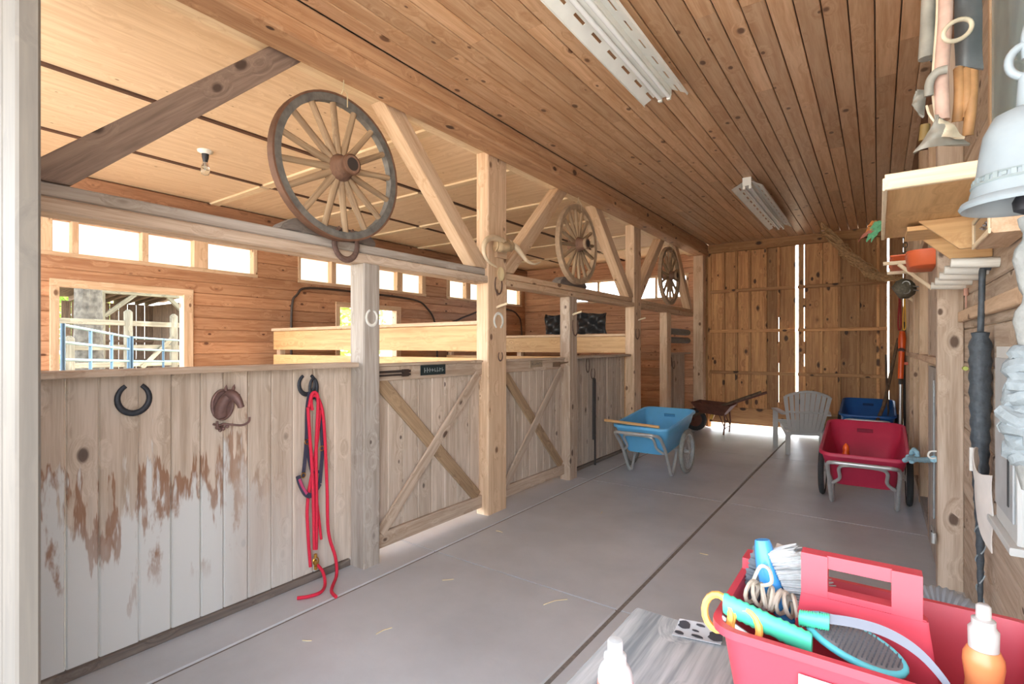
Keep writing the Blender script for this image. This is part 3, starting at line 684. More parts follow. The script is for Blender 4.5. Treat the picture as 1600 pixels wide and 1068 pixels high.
for p in ((-2.752, 1.762, 0.855), (-2.754, 1.862, 0.801), (-2.750, 1.736, 0.663)):
    m = MB(); c_ = Vector(p) - off; m.tube([(c_.x, c_.y + .014 * math.cos(k * .628), c_.z + .014 * math.sin(k * .628)) for k in range(10)], .0032, 6, closed=True); m.build('ring', brass, t)
# --- door latch bar and name plates
def nameplate(door, yc, zc, w_, h_, mat, marks, n):
    q = door.location; o = link('name_plate', boxmesh(.006, w_, h_, .001), mat, door, (-2.7205 - q.x, yc - q.y, zc - q.z))
    for k in range(n):
        m = MB(); yy = -w_ * .36 + w_ * .72 * k / (n - 1); hh_ = h_ * rnd.uniform(.3, .5)
        m.box((0, yy, 0), (.002, w_ * .018, hh_)); m.box((0, yy + w_ * .03, hh_ * rnd.uniform(-.4, .4)), (.002, w_ * .06, h_ * .07)); m.build('raised_mark', marks, o, (.0038, 0, 0))
nameplate(d_a, (-2.720, 2.787, 1.249)[1], 1.245, .26, .075, plain('dark_plate', (44,56,58), .4, .3), plain('plate_marks', (150,160,158), .5), 8)
nameplate(d_b, (-2.720, 4.213, 1.260)[1], 1.25, .22, .065, plain('pale_plate', (156,136,112), .6), plain('plate_ink', (66,60,54), .6), 7)
q = d_a.location
m = MB(); m.box((0, 0, .012), (.014, .30, .016)); m.box((0, 0, -.012), (.014, .30, .012)); m.box((.004, .10, 0), (.02, .05, .05)); m.build('slide_bolt', plain('dark_bolt', (70,58,52), .6, .4), d_a, (-2.716 - q.x, 2.40 - q.y, 1.235 - q.z))
q = d_b.location
m = MB(); m.tube([(0, 0, 0), (.03, .05, .01), (.035, .12, .015)], [.012, .008, .005], 8); m.box((-.005, -.06, -.005), (.012, .14, .05)); m.build('latch', plain('old_latch', (120,96,76), .6, .2), d_b, (-2.715 - q.x, 4.66 - q.y, 1.24 - q.z))
# --- steer horns, oval dish and pegs on the tall post
bone = plain('horn', (214,192,160), .45, 0, .12, 14); hide = plain('hide', (186,160,124), .8, 0, .2, 20, .3)
t = thing('steer_horns', 'pair of pale steer horns mounted on the tall post', 'horns', (-2.62, 3.53, 2.24)); off = t.location
m = MB(); m.tube(smooth_pts([Vector(p) - off for p in ((-2.600, 3.505, 2.309), (-2.580, 3.337, 2.316), (-2.550, 3.198, 2.252), (-2.530, 3.157, 2.162), (-2.520, 3.201, 2.097), (-2.520, 3.310, 2.065))], 6), [.032 - .00085 * k for k in range(31)], 10); m.build('horn', bone, t)
m = MB(); m.tube(smooth_pts([Vector(p) - off for p in ((-2.600, 3.589, 2.312), (-2.580, 3.666, 2.289), (-2.560, 3.726, 2.234), (-2.540, 3.788, 2.178), (-2.530, 3.887, 2.167), (-2.530, 3.995, 2.199))], 6), [.032 - .00085 * k for k in range(31)], 10); m.build('horn', bone, t)
m = MB(); m.tube(smooth_pts([Vector(p) - off for p in ((-2.610, 3.402, 2.261), (-2.585, 3.476, 2.259), (-2.610, 3.631, 2.298))], 5), [.045 + .008 * math.sin(k * 2.3) for k in range(11)], 9); m.build('skull_wrap', hide, t)
m = MB(); m.box((-.022, 0, 0), (.03, .14, .12)); m.build('mount_board', wood('post', 'y', 'x'), t)
m = MB(); m.lathe([(0, 0), (.02, .002), (.046, .018), (.05, .022), (.044, .024), (.02, .010), (0, .008)], 22, Matrix.Rotation(R(90), 3, 'Y') @ Matrix.Diagonal((1.25, 1, 1)), False)
o = m.build('oval_dish', plain('ivory', (228,206,160), .4), None, (-2.655, 3.519, 2.042)); setp(o, 'small ivory oval dish on the post under the horns', 'dish')
def peg(label, p, L=.10):
    m = MB(); m.tube([(0, 0, 0), (L * .3, .0, .012), (L, .012, .03)], [.012, .012, .010], 8); o = m.build('wooden_peg', wood('cream', 'x', 'z'), None, p); return setp(o, label, 'peg', 'wooden pegs on the posts')
peg('wooden peg on the tall post above the white horseshoe', (-2.661, 3.50, (-2.660, 3.494, 1.755)[2])); peg('wooden peg on the short pale post under the middle wheel', (-2.661, 4.84, (-2.660, 4.911, 1.759)[2]))
peg('wooden peg on the tall post by the open doorway', (-2.661, 6.68, (-2.660, 6.697, 1.778)[2]))
# --- rolled pads beside the rear corner post
for z_, lb in ((1.665, 'upper of two grey rolled pads beside the rear corner post'), (1.525, 'lower of two grey rolled pads beside the rear corner post')):
    m = MB(); n_ = 22; m.tube([(0, -.578 + 1.115 * k / n_, 0) for k in range(n_ + 1)] + [(0, .553, 0)], [.052 + .002 * math.sin(k * 2.1) for k in range(n_)] + [.048, .03], 14)
    o = m.build('rolled_pad', plain('grey_canvas', (132,126,118), .9, 0, .15, 30), None, (-2.735, 8.632, z_)); setp(o, lb, 'rolled pad', 'grey rolled pads')
# --- bent hoops on the stall back wall
hoopm = plain('black_pipe', (74,62,56), .5, .3, .1, 30)
m = MB(); m.tube(smooth_pts([(-6.37, 3.85, .9), (-6.37, 3.85, 1.9), (-6.37, 3.93, 2.12), (-6.37, 4.12, 2.225), (-6.37, 5.0, 2.235), (-6.37, 6.05, 2.21), (-6.37, 6.38, 2.08), (-6.37, 6.56, 1.85), (-6.37, 6.62, 1.4), (-6.37, 6.62, .9)], 6), .016, 8)
o = m.build('pipe_hoop', hoopm, None); setp(o, 'dark bent pipe hoop on the wall behind the nearer divider', 'pipe hoop', 'bent pipe hoops')
m = MB(); m.tube(smooth_pts([(-6.37, 6.92, .9), (-6.37, 6.94, 1.75), (-6.37, 7.2, 1.92), (-6.37, 7.6, 2.05), (-6.37, 8.1, 2.2), (-6.37, 8.8, 2.2), (-6.37, 9.12, 2.1), (-6.37, 9.26, 1.85), (-6.37, 9.28, .9)], 6), .016, 8)
o = m.build('pipe_hoop', hoopm, None); setp(o, 'bent pipe hoop in the far corner above the second divider', 'pipe hoop', 'bent pipe hoops')
# --- black tarp bunched on the second divider
def tarp(u, v):
    x_ = -4.13 + 1.0 * u; z_ = 1.605 + (.30 - .02 * math.sin(u * 9)) * v
    fold = .05 * math.sin(u * 14 + v * 7) * (1 - .3 * v) + .03 * math.sin(u * 31 - v * 9)
    return (x_, 6.66 + fold * .8, z_)
m = MB(); m.grid(tarp, 60, 14, .012); o = m.build('plastic_tarp', plain('black_plastic', (42,42,44), .28), None); setp(o, 'crumpled black plastic tarp standing on the far divider', 'tarp')
# --- bulb in the first stall
t = thing('light_bulb', 'clear bulb in a bare ceiling socket of the first stall', 'light bulb', (-4.70, 2.045, ZS))
MB().lathe([(.0, 0), (.062, 0), (.06, -.012), (.03, -.03)], 20, None, False).build('socket_base', whitepaint, t)
MB().lathe([(.028, -.025), (.026, -.06), (.020, -.085), (.018, -.10)], 16).build('socket', iron, t)
MB().lathe([(.018, -.10), (.028, -.125), (.034, -.15), (.034, -.185), (.026, -.205), (.0, -.215)], 16, None, False).build('glass_envelope', glass('bulb_glass'), t)
m = MB(); m.tube([(.008, 0, -.10), (.010, 0, -.16), (0, 0, -.17), (-.010, 0, -.16), (-.008, 0, -.10)], .002, 5); m.build('filament', whitepaint, t)
# --- fluorescent strip lights
enamel = plain('white_enamel', (232,230,220), .45, 0, .05, 8); tubem = plain('lamp_tube', (240,240,236), .2, 0, .01); 
def strip_light(label, xc, y0, y1):
    t = thing('strip_light', label, 'light fixture', (xc, (y0 + y1) / 2, ZC), group='fluorescent strip lights'); L = y1 - y0
    m = MB(); m.box((0, 0, -.045), (.085, L, .088)); m.build('channel', enamel, t)
    for s_ in (-1, 1):
        m = MB(); a = R(28) * s_; Mr = Matrix.Rotation(a, 3, 'Y'); c0 = Vector((s_ * .098, 0, -.078))
        wv = .125
        # slotted reflector wing from strips
        m.box(c0 + Mr @ Vector((-s_ * .038, 0, 0)), (.050, L, .003), Mr); m.box(c0 + Mr @ Vector((s_ * .0325, 0, 0)), (.059, L, .003), Mr)
        n_ = int(L / .19); p_ = L / n_
        for k in range(n_): m.box(c0 + Mr @ Vector((-s_ * .005, -L / 2 + (k + .25) * p_, 0)), (.017, p_ * .46, .003), Mr)
        m.box(c0 + Mr @ Vector((s_ * .062, 0, -.006)), (.003, L, .014), Mr)
        m.build('reflector', enamel, t)
        m = MB(); m.tube([(s_ * .03, -L / 2 + .03, -.105), (s_ * .03, L / 2 - .03, -.105)], .0135, 12); m.build('tube', tubem, t)
        for e in (-1, 1): m = MB(); m.box((s_ * .03, e * (L / 2 - .02), -.10), (.024, .022, .045)); m.build('lamp_holder', enamel, t)
    return t
strip_light('nearest slotted white fluorescent strip light on the board ceiling', -1.18, 1.02, 3.45)
strip_light('far white fluorescent strip light toward the rear doors', -1.13, 5.85, 8.2)
# ================================================================ CARTS, CHAIR, TOOLS
steel = plain('galvanised_tube', (196,196,194), .35, .45, .08, 20); rubber = plain('rubber', (58,58,58), .8, 0, .15, 40, .2); greytyre = plain('dusty_tyre', (150,148,140), .85, 0, .15, 40)
def rrect(w_, l_, r, n=5):
    pts = []
    for cx_, cy_, a0 in ((w_ / 2 - r, l_ / 2 - r, 0), (-w_ / 2 + r, l_ / 2 - r, 90), (-w_ / 2 + r, -l_ / 2 + r, 180), (w_ / 2 - r, -l_ / 2 + r, 270)):
        for k in range(n + 1): a = R(a0 + 90 * k / n); pts.append((cx_ + r * math.cos(a), cy_ + r * math.sin(a)))
    return pts
def shell(m, layers):
    """loft of rounded-rectangle layers (w, l, r, yoff, z or function z(y)); first to last, closed at the last"""
    rings = []
    for w_, l_, r, yo, zf in layers:
        rings.append([(x_, y_ + yo, zf(y_ + yo) if callable(zf) else zf) for x_, y_ in rrect(w_, l_, r)])
    n = len(rings[0]); v = [p for q in rings for p in q]; f = []
    for i in range(len(rings) - 1):
        for k in range(n): f.append((i * n + k, i * n + (k + 1) % n, (i + 1) * n + (k + 1) % n, (i + 1) * n + k))
    f.append(tuple((len(rings) - 1) * n + k for k in range(n))); return m.add(v, f, True)
def cart(label, loc, rz, tubmat, znear, zfar, tyre, group='two-wheeled garden carts', W=.64, slot=(40,40,40)):
    """tub cart: handle end at local -Y; wheels at y=.0"""
    t = thing('garden_cart', label, 'cart', loc, (0, 0, R(rz)), group)
    yn, yf = -.60, .42; sl = (zfar - znear) / (yf - yn); zr = lambda dz: (lambda y_: znear + sl * (y_ - yn) + dz)
    L = yf - yn; yc = (yn + yf) / 2
    m = MB()
    shell(m, [(W - .20, L - .34, .07, yc + .03, lambda y_: zr(-.335)(y_) + .02), (W - .19, L - .32, .08, yc + .03, zr(-.325)), (W - .09, L - .13, .09, yc, zr(-.13)), (W - .075, L - .11, .09, yc, zr(-.122)), (W - .035, L - .05, .09, yc, zr(-.02)), (W, L, .10, yc, zr(-.022)), (W, L, .10, yc, zr(.0)), (W - .015, L - .015, .095, yc, zr(.006)),
              (W - .05, L - .06, .09, yc, zr(-.004)), (W - .085, L - .12, .085, yc, zr(-.118)), (W - .10, L - .14, .085, yc, zr(-.128)), (W - .205, L - .34, .07, yc + .03, zr(-.312))])
    n = 24
    m.f.append(tuple(range(n - 1, -1, -1))); m.sm.append(False)
    tub = m.build('tub', tubmat, t)
    for yy, dz in ((yn + .050, -.06), (yf - .055, -.075)):
        m = MB(); m.box((0, yy, zr(dz)(yy)), (.13, .012, .035), Matrix.Rotation(R(-12 if yy < 0 else 12), 3, 'X')); m.build('hand_slot', plain(tubmat.name + '_slot', slot, .6), tub)  # solid block in darker tub colour, painting the shade inside the slot
    # frame: handle hoop, legs, back to the axle
    zh = znear
    hw = W * .37
    pts = [(-hw + .02, .0, .25), (-hw, -.10, .20), (-hw, -.20, .035), (-hw, -.25, .016), (-hw - .005, -.30, .05), (-hw - .01, -.45, zh - .26), (-hw - .01, -.62, zh - .09), (-hw + .03, -.70, zh - .055), (-hw + .10, -.715, zh - .05),
           (hw - .10, -.715, zh - .05), (hw - .03, -.70, zh - .055), (hw + .01, -.62, zh - .09), (hw + .01, -.45, zh - .26), (hw + .005, -.30, .05), (hw, -.25, .016), (hw, -.20, .035), (hw, -.10, .20), (hw - .02, .0, .25)]
    m = MB(); m.tube(smooth_pts(pts, 5), .0165, 9); m.build('frame_tube', steel, t)
    h2 = hw - .07; m = MB(); m.tube(smooth_pts([(-h2 - .055, -.44, zh - .28), (-h2, -.50, zh - .22), (-h2, -.585, zh - .12), (-h2 + .06, -.61, zh - .085), (h2 - .06, -.61, zh - .085), (h2, -.585, zh - .12), (h2, -.50, zh - .22), (h2 + .055, -.44, zh - .28)], 5), .014, 8); m.build('brace_tube', steel, t)
    m = MB(); m.tube([(-W / 2 - .03, 0, .245), (W / 2 + .03, 0, .245)], .011, 8); m.build('axle', steel, t)
    My = Matrix.Rotation(R(90), 3, 'Y')
    for s_ in (-1, 1):
        xw = s_ * (W / 2 + .01)
        wh = MB().lathe([(.196, -.018), (.215, -.024), (.235, -.018), (.244, 0), (.235, .018), (.215, .024), (.196, .018), (.196, -.018)], 36, My, False).build('wheel', tyre, t, (xw, 0, .245))
        MB().lathe([(.185, -.016), (.2, -.016), (.2, .016), (.185, .016), (.185, -.016)], 36, My, False).build('rim', steel, wh)
        MB().lathe([(.012, -.035), (.026, -.03), (.026, .03), (.012, .035)], 14, My).build('hub', steel, wh)
        m = MB()
        for k in range(18):
            a = 2 * math.pi * k / 18; b = a + (.35 if k % 2 else -.35); e = .025 if k % 4 < 2 else -.025
            m.tube([(e, .022 * math.cos(b), .022 * math.sin(b)), (0, .19 * math.cos(a), .19 * math.sin(a))], .0022, 4)
        sp_ = m.build('spokes', steel, wh)
    return t
bluetub = plain('blue_plastic', (104,182,228), .45, 0, .08, 5); redtub = plain('red_plastic', (190,44,74), .5, 0, .12, 4); dkblue = plain('deep_blue_plastic', (30,92,160), .45, 0, .08, 5)
cart('light blue two-wheeled tub cart in front of the open stall doorway', (-2.075, 5.83, 0), -1, bluetub, .555, .665, greytyre, slot=(70,140,186))
cart('red two-wheeled tub cart tied to the wall post', (-.105, 5.77, 0), 0, redtub, .50, .675, rubber, slot=(140,30,54))
cart('dark blue tub cart behind the red cart', (-.12, 8.86, 0), 0, dkblue, .50, .645, rubber, slot=(24,60,104))
# stick lying across the light blue cart
o = MB(); o.tube([(-2.481, 5.250, 0.599), (-1.851, 5.220, 0.582)], .016, 8); o = o.build('wooden_stick', wood('honey', 'x', 'z'), None); setp(o, 'tan wooden stick lying across the rim of the light blue cart', 'stick')
# orange squeeze bottle in the red cart
t = thing('orange_jug', 'bright orange plastic bottle standing in the red cart', 'bottle', (-.235, 5.50, .215))
orange = plain('orange_plastic', (236,92,28), .35, 0, .06, 8)
MB().lathe([(0, 0), (.062, 0), (.066, .02), (.064, .15), (.05, .20), (.028, .24), (.022, .27)], 20).build('body', orange, t)
MB().lathe([(.024, .265), (.026, .285), (.022, .31), (.008, .33), (.0, .335)], 16, None, False).build('cap', orange, t)
m = MB(); m.tube(smooth_pts([(.0, .05, .20), (0, .085, .17), (0, .09, .11), (0, .06, .07)], 4), .010, 7); m.build('handle', orange, t)
# pale blue rope tying the cart to the post
m = MB(); m.tube(smooth_pts([(.17, 5.14, .51), (.20, 5.06, .55), (.23, 4.8, .59), (.255, 4.4, .66), (.272, 3.97, .745)], 8), [.017 + .004 * math.sin(k * 2.4) for k in range(33)], 8)
m.tube(smooth_pts([(.205, 5.1, .55), (.225, 5.04, .62), (.245, 5.0, .59), (.215, 5.02, .53), (.19, 5.08, .56)], 6), [.017 + .003 * math.sin(k * 2.1) for k in range(25)], 8)
o = m.build('tie_rope', plain('pale_blue_rope', (150,190,204), .9, 0, .2, 60, .4), None); setp(o, 'pale blue knotted rope tying the red cart to the post', 'rope')
# ---------------------------------------------------------------- resin chair, seen from behind
resin = plain('grey_resin', (176,172,166), .45, 0, .04, 4)
t = thing('garden_chair', 'pale grey slatted resin garden chair with its back turned', 'chair', (-.83, 7.85, 0), (0, 0, R(16)))
# local: front +Y, back -Y
nb = 9
for k in range(nb):
    u = (k - (nb - 1) / 2) / ((nb - 1) / 2)
    def slat(a, b, u=u):
        z_ = .30 + .55 * b + .0 ; wid = (.044 + .012 * b)
        spread = .165 + .085 * b ** .8
        top = (1 - .12 * u * u) if b > .99 else 1
        yy = -.18 - .155 * b - .055 * (1 - u * u) * (0.4 + .6 * b)
        return (u * spread + (a - .5) * wid * (1 - .15 * abs(u)), yy, .30 + (.545 - .07 * u * u) * b)
    m = MB(); m.grid(slat, 1, 8, .014); m.build('back_slat', resin, t)
m = MB(); m.tube(smooth_pts([(u * .25, -.345 - .052 * (1 - u * u), .845 - .07 * u * u) for u in [q / 5 - 1 for q in range(11)]], 3), .016, 8); m.build('top_rail', resin, t)
m = MB(); m.tube(smooth_pts([(u * .215, -.262 - .05 * (1 - u * u), .57) for u in [q / 5 - 1 for q in range(11)]], 3), .013, 8); m.build('back_band', resin, t)
for k in range(7):
    yy = -.17 + .075 * k; m = MB(); m.box((0, yy, .315 + .012 * k), (.44 + .012 * k, .06, .016)); m.build('seat_slat', resin, t)
m = MB(); m.box((0, -.19, .285), (.40, .03, .05)); m.box((-.205, .06, .29), (.025, .50, .05), Matrix.Rotation(R(8), 3, 'X')); m.box((.205, .06, .29), (.025, .50, .05), Matrix.Rotation(R(8), 3, 'X')); m.build('seat_frame', resin, t)
for s_ in (-1, 1):
    m = MB(); m.grid(lambda a, b, s_=s_: (s_ * (.245 + .05 * math.sin(b * 2.2)) + (a - .5) * .075, -.27 + .62 * b, .53 + .015 * math.sin(b * 3.1)), 2, 10, .02); m.build('armrest', resin, t)
    m = MB(); m.box((s_ * .285, .27, .27), (.06, .035, .54)); m.box((s_ * .262, .27, .27), (.015, .06, .54)); m.build('leg', resin, t)
    m = MB(); m.box((s_ * .205, -.235, .15), (.055, .035, .31), Matrix.Rotation(R(6), 3, 'X')); m.box((s_ * .185, -.225, .15), (.014, .06, .31), Matrix.Rotation(R(6), 3, 'X')); m.build('leg', resin, t)
# ---------------------------------------------------------------- old wheelbarrow against the rear doors
rustsheet = plain('rusty_sheet', (112,72,58), .75, .1, .2, 12); 
t = thing('wheelbarrow', 'old rusty wheelbarrow with wooden handles by the rear corner post', 'wheelbarrow', (-2.12, 8.86, 0))
m = MB(); v = [(-.40, -.27, .50), (.22, -.25, .47), (.22, .25, .47), (-.40, .27, .50), (-.28, -.17, .33), (.08, -.17, .30), (.08, .17, .30), (-.28, .17, .33)]
vi = [(x_ * .97, y_ * .96, z_ + .002) for x_, y_, z_ in v[:4]] + [(x_ * .96, y_ * .95, z_ + .012) for x_, y_, z_ in v[4:]]
m.add(v + vi, [(0,1,5,4),(1,2,6,5),(2,3,7,6),(3,0,4,7),(4,5,6,7),(8,12,13,9),(9,13,14,10),(10,14,15,11),(11,15,12,8),(12,15,14,13),(0,8,9,1),(1,9,10,2),(2,10,11,3),(3,11,8,0)]); m.build('tray', rustsheet, t)
for s_ in (-1, 1):
    beam2('handle', (-.45, s_ * .11, .24), (.66, s_ * .25, .72 if s_ < 0 else .68), .035, .04, 'rust' if s_ > 0 else 'outwood', t)
    m = MB(); m.tube([(.10, s_ * .19, .42), (.12, s_ * .19, .20), (.10, s_ * .20, .0)], .013, 7); m.tube([(.02, s_ * .17, .34), (.12, s_ * .19, .10)], .010, 6); m.build('leg', rustsheet, t)
m = MB(); m.tube([(.11, -.19, .10), (.11, .19, .10)], .010, 6); m.build('cross_brace', rustsheet, t)
wh = MB().lathe([(.12, -.03), (.17, -.035), (.19, 0), (.17, .035), (.12, .03), (.12, -.03)], 28, Matrix.Rotation(R(90), 3, 'X'), False).build('wheel', rubber, t, (-.40, 0, .19))
MB().lathe([(.01, -.04), (.03, -.03), (.12, -.012), (.12, .012), (.03, .03), (.01, .04)], 20, Matrix.Rotation(R(90), 3, 'X')).build('wheel_disc', rustsheet, wh)
m = MB(); m.tube([(-.40, -.10, .19), (-.40, .10, .19)], .012, 7); m.build('axle', rustsheet, t)
m = MB(); m.box((0, 0, 0), (.05, .04, .09), Matrix.Rotation(R(20), 3, 'Y')); m.build('yellow_wedge', plain('yellow_wood', (224,180,80), .6), t, (-.10, -.10, .27))
# ---------------------------------------------------------------- long tools in the right rear corner
TG = 'long-handled tools in the right rear corner'
m = MB(); m.tube([(.23, 8.95, 1.53), (.06, 8.42, .62), (-.02, 8.22, .42)], [.02, .022, .022], 9); m.tube([(-.02, 8.22, .42), (-.06, 8.14, .36)], [.024, .03], 9)
o = m.build('tool_handle', wood('outwood', 'z', 'x'), None); setp(o, 'thick grey wooden tool handle leaning from the dark blue cart', 'tool', TG)
t = thing('pole_trimmer', 'orange and grey long-reach pole trimmer standing against the wall', 'tool', (.22, 8.30, 0), group=TG)
m = MB(); m.tube([(.0, 0, .02), (.012, .03, .42), (.018, .06, .95)], .017, 9); m.build('lower_pole', plain('light_alloy', (206,204,198), .35, .6), t)
m = MB(); m.tube([(.018, .06, .93), (.018, .06, 1.00)], .024, 10); m.tube([(.002, .01, .30), (-.004, .0, .40)], .028, 10); m.tube([(0, 0, 0), (0, 0, .06)], .03, 10); m.build('black_collar', rubber, t)
m = MB(); m.tube([(.018, .06, 1.0), (.026, .08, 1.25), (.030, .09, 1.36)], [.032, .034, .034], 12); m.build('orange_grip', orange, t)
m = MB(); m.tube([(.030, .09, 1.38), (.036, .10, 1.52), (.036, .10, 1.62)], [.038, .045, .03], 12); m.build('orange_head', orange, t); m = MB(); m.box((.06, .10, 1.20), (.07, .03, .035)); m.build('trigger', orange, t)
m = MB(); m.tube([(.02, .06, 1.36), (.03, .085, 1.385)], .036, 12); m.build('clamp', plain('clamp_grey', (110,84,80), .5), t)
m = MB(); m.tube([(.29, 8.62, .0), (.285, 8.66, 1.2), (.285, 8.68, 1.75)], .014, 8); m.lathe([(.0, 0), (.03, 0), (.03, .25), (.0, .26)], 10, None, False); m.v[-40:] = [(p[0] + .29, p[1] + 8.62, p[2]) for p in m.v[-40:]]
o = m.build('black_pole', rubber, None); setp(o, 'thin black pole behind the orange trimmer', 'tool', TG)
m = MB(); m.tube([(.10, 9.30, 1.0), (.14, 9.05, .02)], .014, 8); m.tube([(.10, 9.30, 1.0), (.095, 9.34, 1.3)], .014, 8); o = m.build('broom_handle', wood('outwood', 'z', 'x'), None); setp(o, 'thin wooden broomstick leaning on the rear wall beside the trimmer', 'tool', TG)
redcord = plain('red_black_cord', (150,44,40), .8, 0, .5, 160)
for k, (dx, mt, lb) in enumerate(((0, redcord, 'red and black braided cord hanging above the orange trimmer'), (.045, plain('yellow_cord', (232,176,60), .7), 'yellow cord hanging above the orange trimmer'))):
    m = MB(); m.tube(smooth_pts([(.20 + dx, 7.62, 2.10), (.205 + dx, 7.6, 1.95), (.195 + dx, 7.62, 1.75), (.20 + dx, 7.62, 1.62), (.22 + dx, 7.62, 1.66), (.215 + dx, 7.62, 1.9), (.21 + dx, 7.63, 2.10)], 5), .009 if k == 0 else .006, 7)
    o = m.build('hanging_cord', mt, None); setp(o, lb, 'cord')
# bracket board that carries the cords and lantern
t = thing('wall_bracket', 'pale diagonal strut on the wall above the hanging cords', 'bracket', (.30, 7.6, 2.0))
beam2('strut', (-.15, 0, .125), (.05, 0, -.06), .03, .03, 'cream', t); beam2('arm', (-.14, 0, .12), (.06, 0, .12), .03, .03, 'post', t)
# ---------------------------------------------------------------- dried vine garland from ceiling to right wall
m = MB(); core = smooth_pts([(-.66, 8.6, 3.205), (-.60, 8.6, 3.08), (-.50, 8.6, 2.92), (-.36, 8.6, 2.74), (-.19, 8.6, 2.55), (-.05, 8.62, 2.40), (.05, 8.6, 2.36), (.17, 8.55, 2.32), (.28, 8.5, 2.30)], 7)
r2 = random.Random(3)
for s_ in range(28):
    ph = r2.uniform(0, 6.28); amp = r2.uniform(.015, .085); fq = r2.uniform(.25, .6); pts = []
    i0 = r2.randint(0, 14); i1 = r2.randint(len(core) - 16, len(core))
    for k in range(i0, i1):
        taper = min(1, .25 + 1.6 * math.sin(math.pi * k / len(core)))
        pts.append(core[k] + Vector((math.cos(ph + fq * k), math.sin(ph + fq * k), .5 * math.sin(1.7 * fq * k + ph))) * amp * taper)
    m.tube(pts, r2.uniform(.006, .012), 5)
for s_ in range(50):
    k = r2.randint(4, len(core) - 4); p = core[k]; d = Vector((r2.uniform(-1, 1), r2.uniform(-1, 1), r2.uniform(-1, 1))).normalized()
    m.tube([p + d * .02, p + d * .075], [.005, .002], 4)
o = m.build('vine_garland', plain('dry_vine', (184,148,106), .9, 0, .3, 30), None); setp(o, 'dried brown vine garland slung from ceiling to the right wall', 'garland')
# ---------------------------------------------------------------- green and orange feather toy
t = thing('feather_bird', 'green and orange feathered bird ornament beside the wooden shelf', 'ornament', (.03, 6.5, 2.64)); 
fg = plain('green_feather', (120,206,156), .8, 0, .2, 40); fo = plain('orange_feather', (232,150,80), .8, 0, .2, 40); fp = plain('pink_feather', (206,130,110), .8)
def feather(a, b, w_, mat, up=(0, 0, 1)):
    a, b, n_ = Vector(a), Vector(b), 8; d = b - a; s_ = d.cross(Vector((.2, 1, .1))).normalized()
    m = MB(); m.grid(lambda u, v: a + d * v + s_ * (u - .5) * w_ * math.sin(math.pi * min(.97, v * .85 + .12)) + Vector((0, 0, .03 * math.sin(v * 3) + .012 * math.sin(17 * v) * (u - .5))), 2, 10, .004); m.build('feather', mat, t)
m = MB(); m.tube(smooth_pts([(.06, 0, .04), (.02, 0, .02), (-.04, 0, -.01)], 4), [.012, .024, .03, .034, .034, .03, .026, .02, .01], 9); m.build('body', fg, t)
feather((.03, 0, .03), (-.10, .02, .0), .07, fg); feather((0, .02, .01), (-.13, 0, -.13), .07, fg); feather((-.02, .02, .02), (-.15, .02, -.06), .06, fo); feather((.0, -.02, .01), (-.09, -.01, -.14), .05, fg); feather((-.06, 0, -.02), (-.20, .01, -.12), .03, fp); feather((-.01, .01, .04), (-.12, .02, .03), .05, fo)
m = MB(); m.tube([(.06, 0, .04), (.2, .0, .0), (.372, .0, -.02)], .004, 5); m.build('wire', whitepaint, t)
# ================================================================ RIGHT WALL
# --- wooden shelf with bracket
t = thing('wall_shelf', 'wide wooden shelf board high on the right wall beside the bell', 'shelf', (.405, 2.57, 1.94))
box('shelf_board', .022, .402, 2.09, 3.06, 1.94, 1.962, 'honey', t, .002)
box('front_lip', .018, .402, 2.07, 2.092, 1.932, 1.982, 'cream', t, .003); box('edge_lip', .012, .026, 2.092, 3.06, 1.934, 1.975, 'cream', t, .002)
me = prism([(-.27, -.002), (-.003, -.002), (-.003, -.13), (-.14, -.13)], .022, 'xz', 'bracket', .002); link('bracket', me, wood('honey', 'x', 'y'), t, (0, .14, 0))
link('bracket', me, wood('honey', 'x', 'y'), t, (0, .44, 0))
box('sloped_slat', .10, .40, 2.73, 2.99, 1.905, 1.925, 'honey', t, .002)
# --- small framed shadow box under the shelf
t = thing('shadow_box', 'small wooden shadow box with dark glass under the shelf', 'box', (.40, 2.46, 1.79)); 
box('case', .302, .402, 2.28, 2.64, 1.792, 1.902, 'post', t, .006); box('frame', .294, .3015, 2.28, 2.64, 1.884, 1.902, 'cream', t, .002); box('frame', .294, .3015, 2.28, 2.64, 1.792, 1.81, 'cream', t, .002); box('frame', .294, .3015, 2.28, 2.298, 1.8105, 1.8835, 'cream', t, .002); box('frame', .294, .3015, 2.622, 2.64, 1.8105, 1.8835, 'cream', t, .002)
pn = box('dark_glass', .2985, .3012, 2.2985, 2.6215, 1.8108, 1.8832, plain('dark_glass', (84,74,72), .12, 0, .05, 6), t, 0)
m = MB(); 
for yy, zz in ((2.32, .012), (2.345, .006), (2.37, .012), (2.40, .004), (2.43, .012)): m.lathe([(0, -.006), (.006, 0), (0, .006)], 8, None, False); m.v[-24:] = [(p[0] + .296, p[1] + yy, p[2] + 1.825 + zz) for p in m.v[-24:]]
q = t.location; m.v = [(p[0] - q.x, p[1] - q.y, p[2] - q.z) for p in m.v]; m.build('silver_charms', plain('silver', (220,222,226), .2, .9), t)
# --- row of five dowel pegs
for k in range(5):
    yy = 2.86 + .25 * k; m = MB(); m.tube([(0, 0, 0), (-.075, 0, .004), (-.153, 0, .010)], [.021, .021, .0205], 14)
    o = m.build('dowel_peg', wood('white', 'x', 'z'), None, (.404, yy, 1.765)); setp(o, ['nearest and largest of the five pale dowels under the shelf', 'second nearest of the five pale dowels under the shelf', 'middle one of the five pale dowels under the shelf', 'fourth of the five pale dowels under the shelf', 'farthest of the five pale dowels under the shelf'][k], 'dowel peg', 'pale dowels on the right wall')
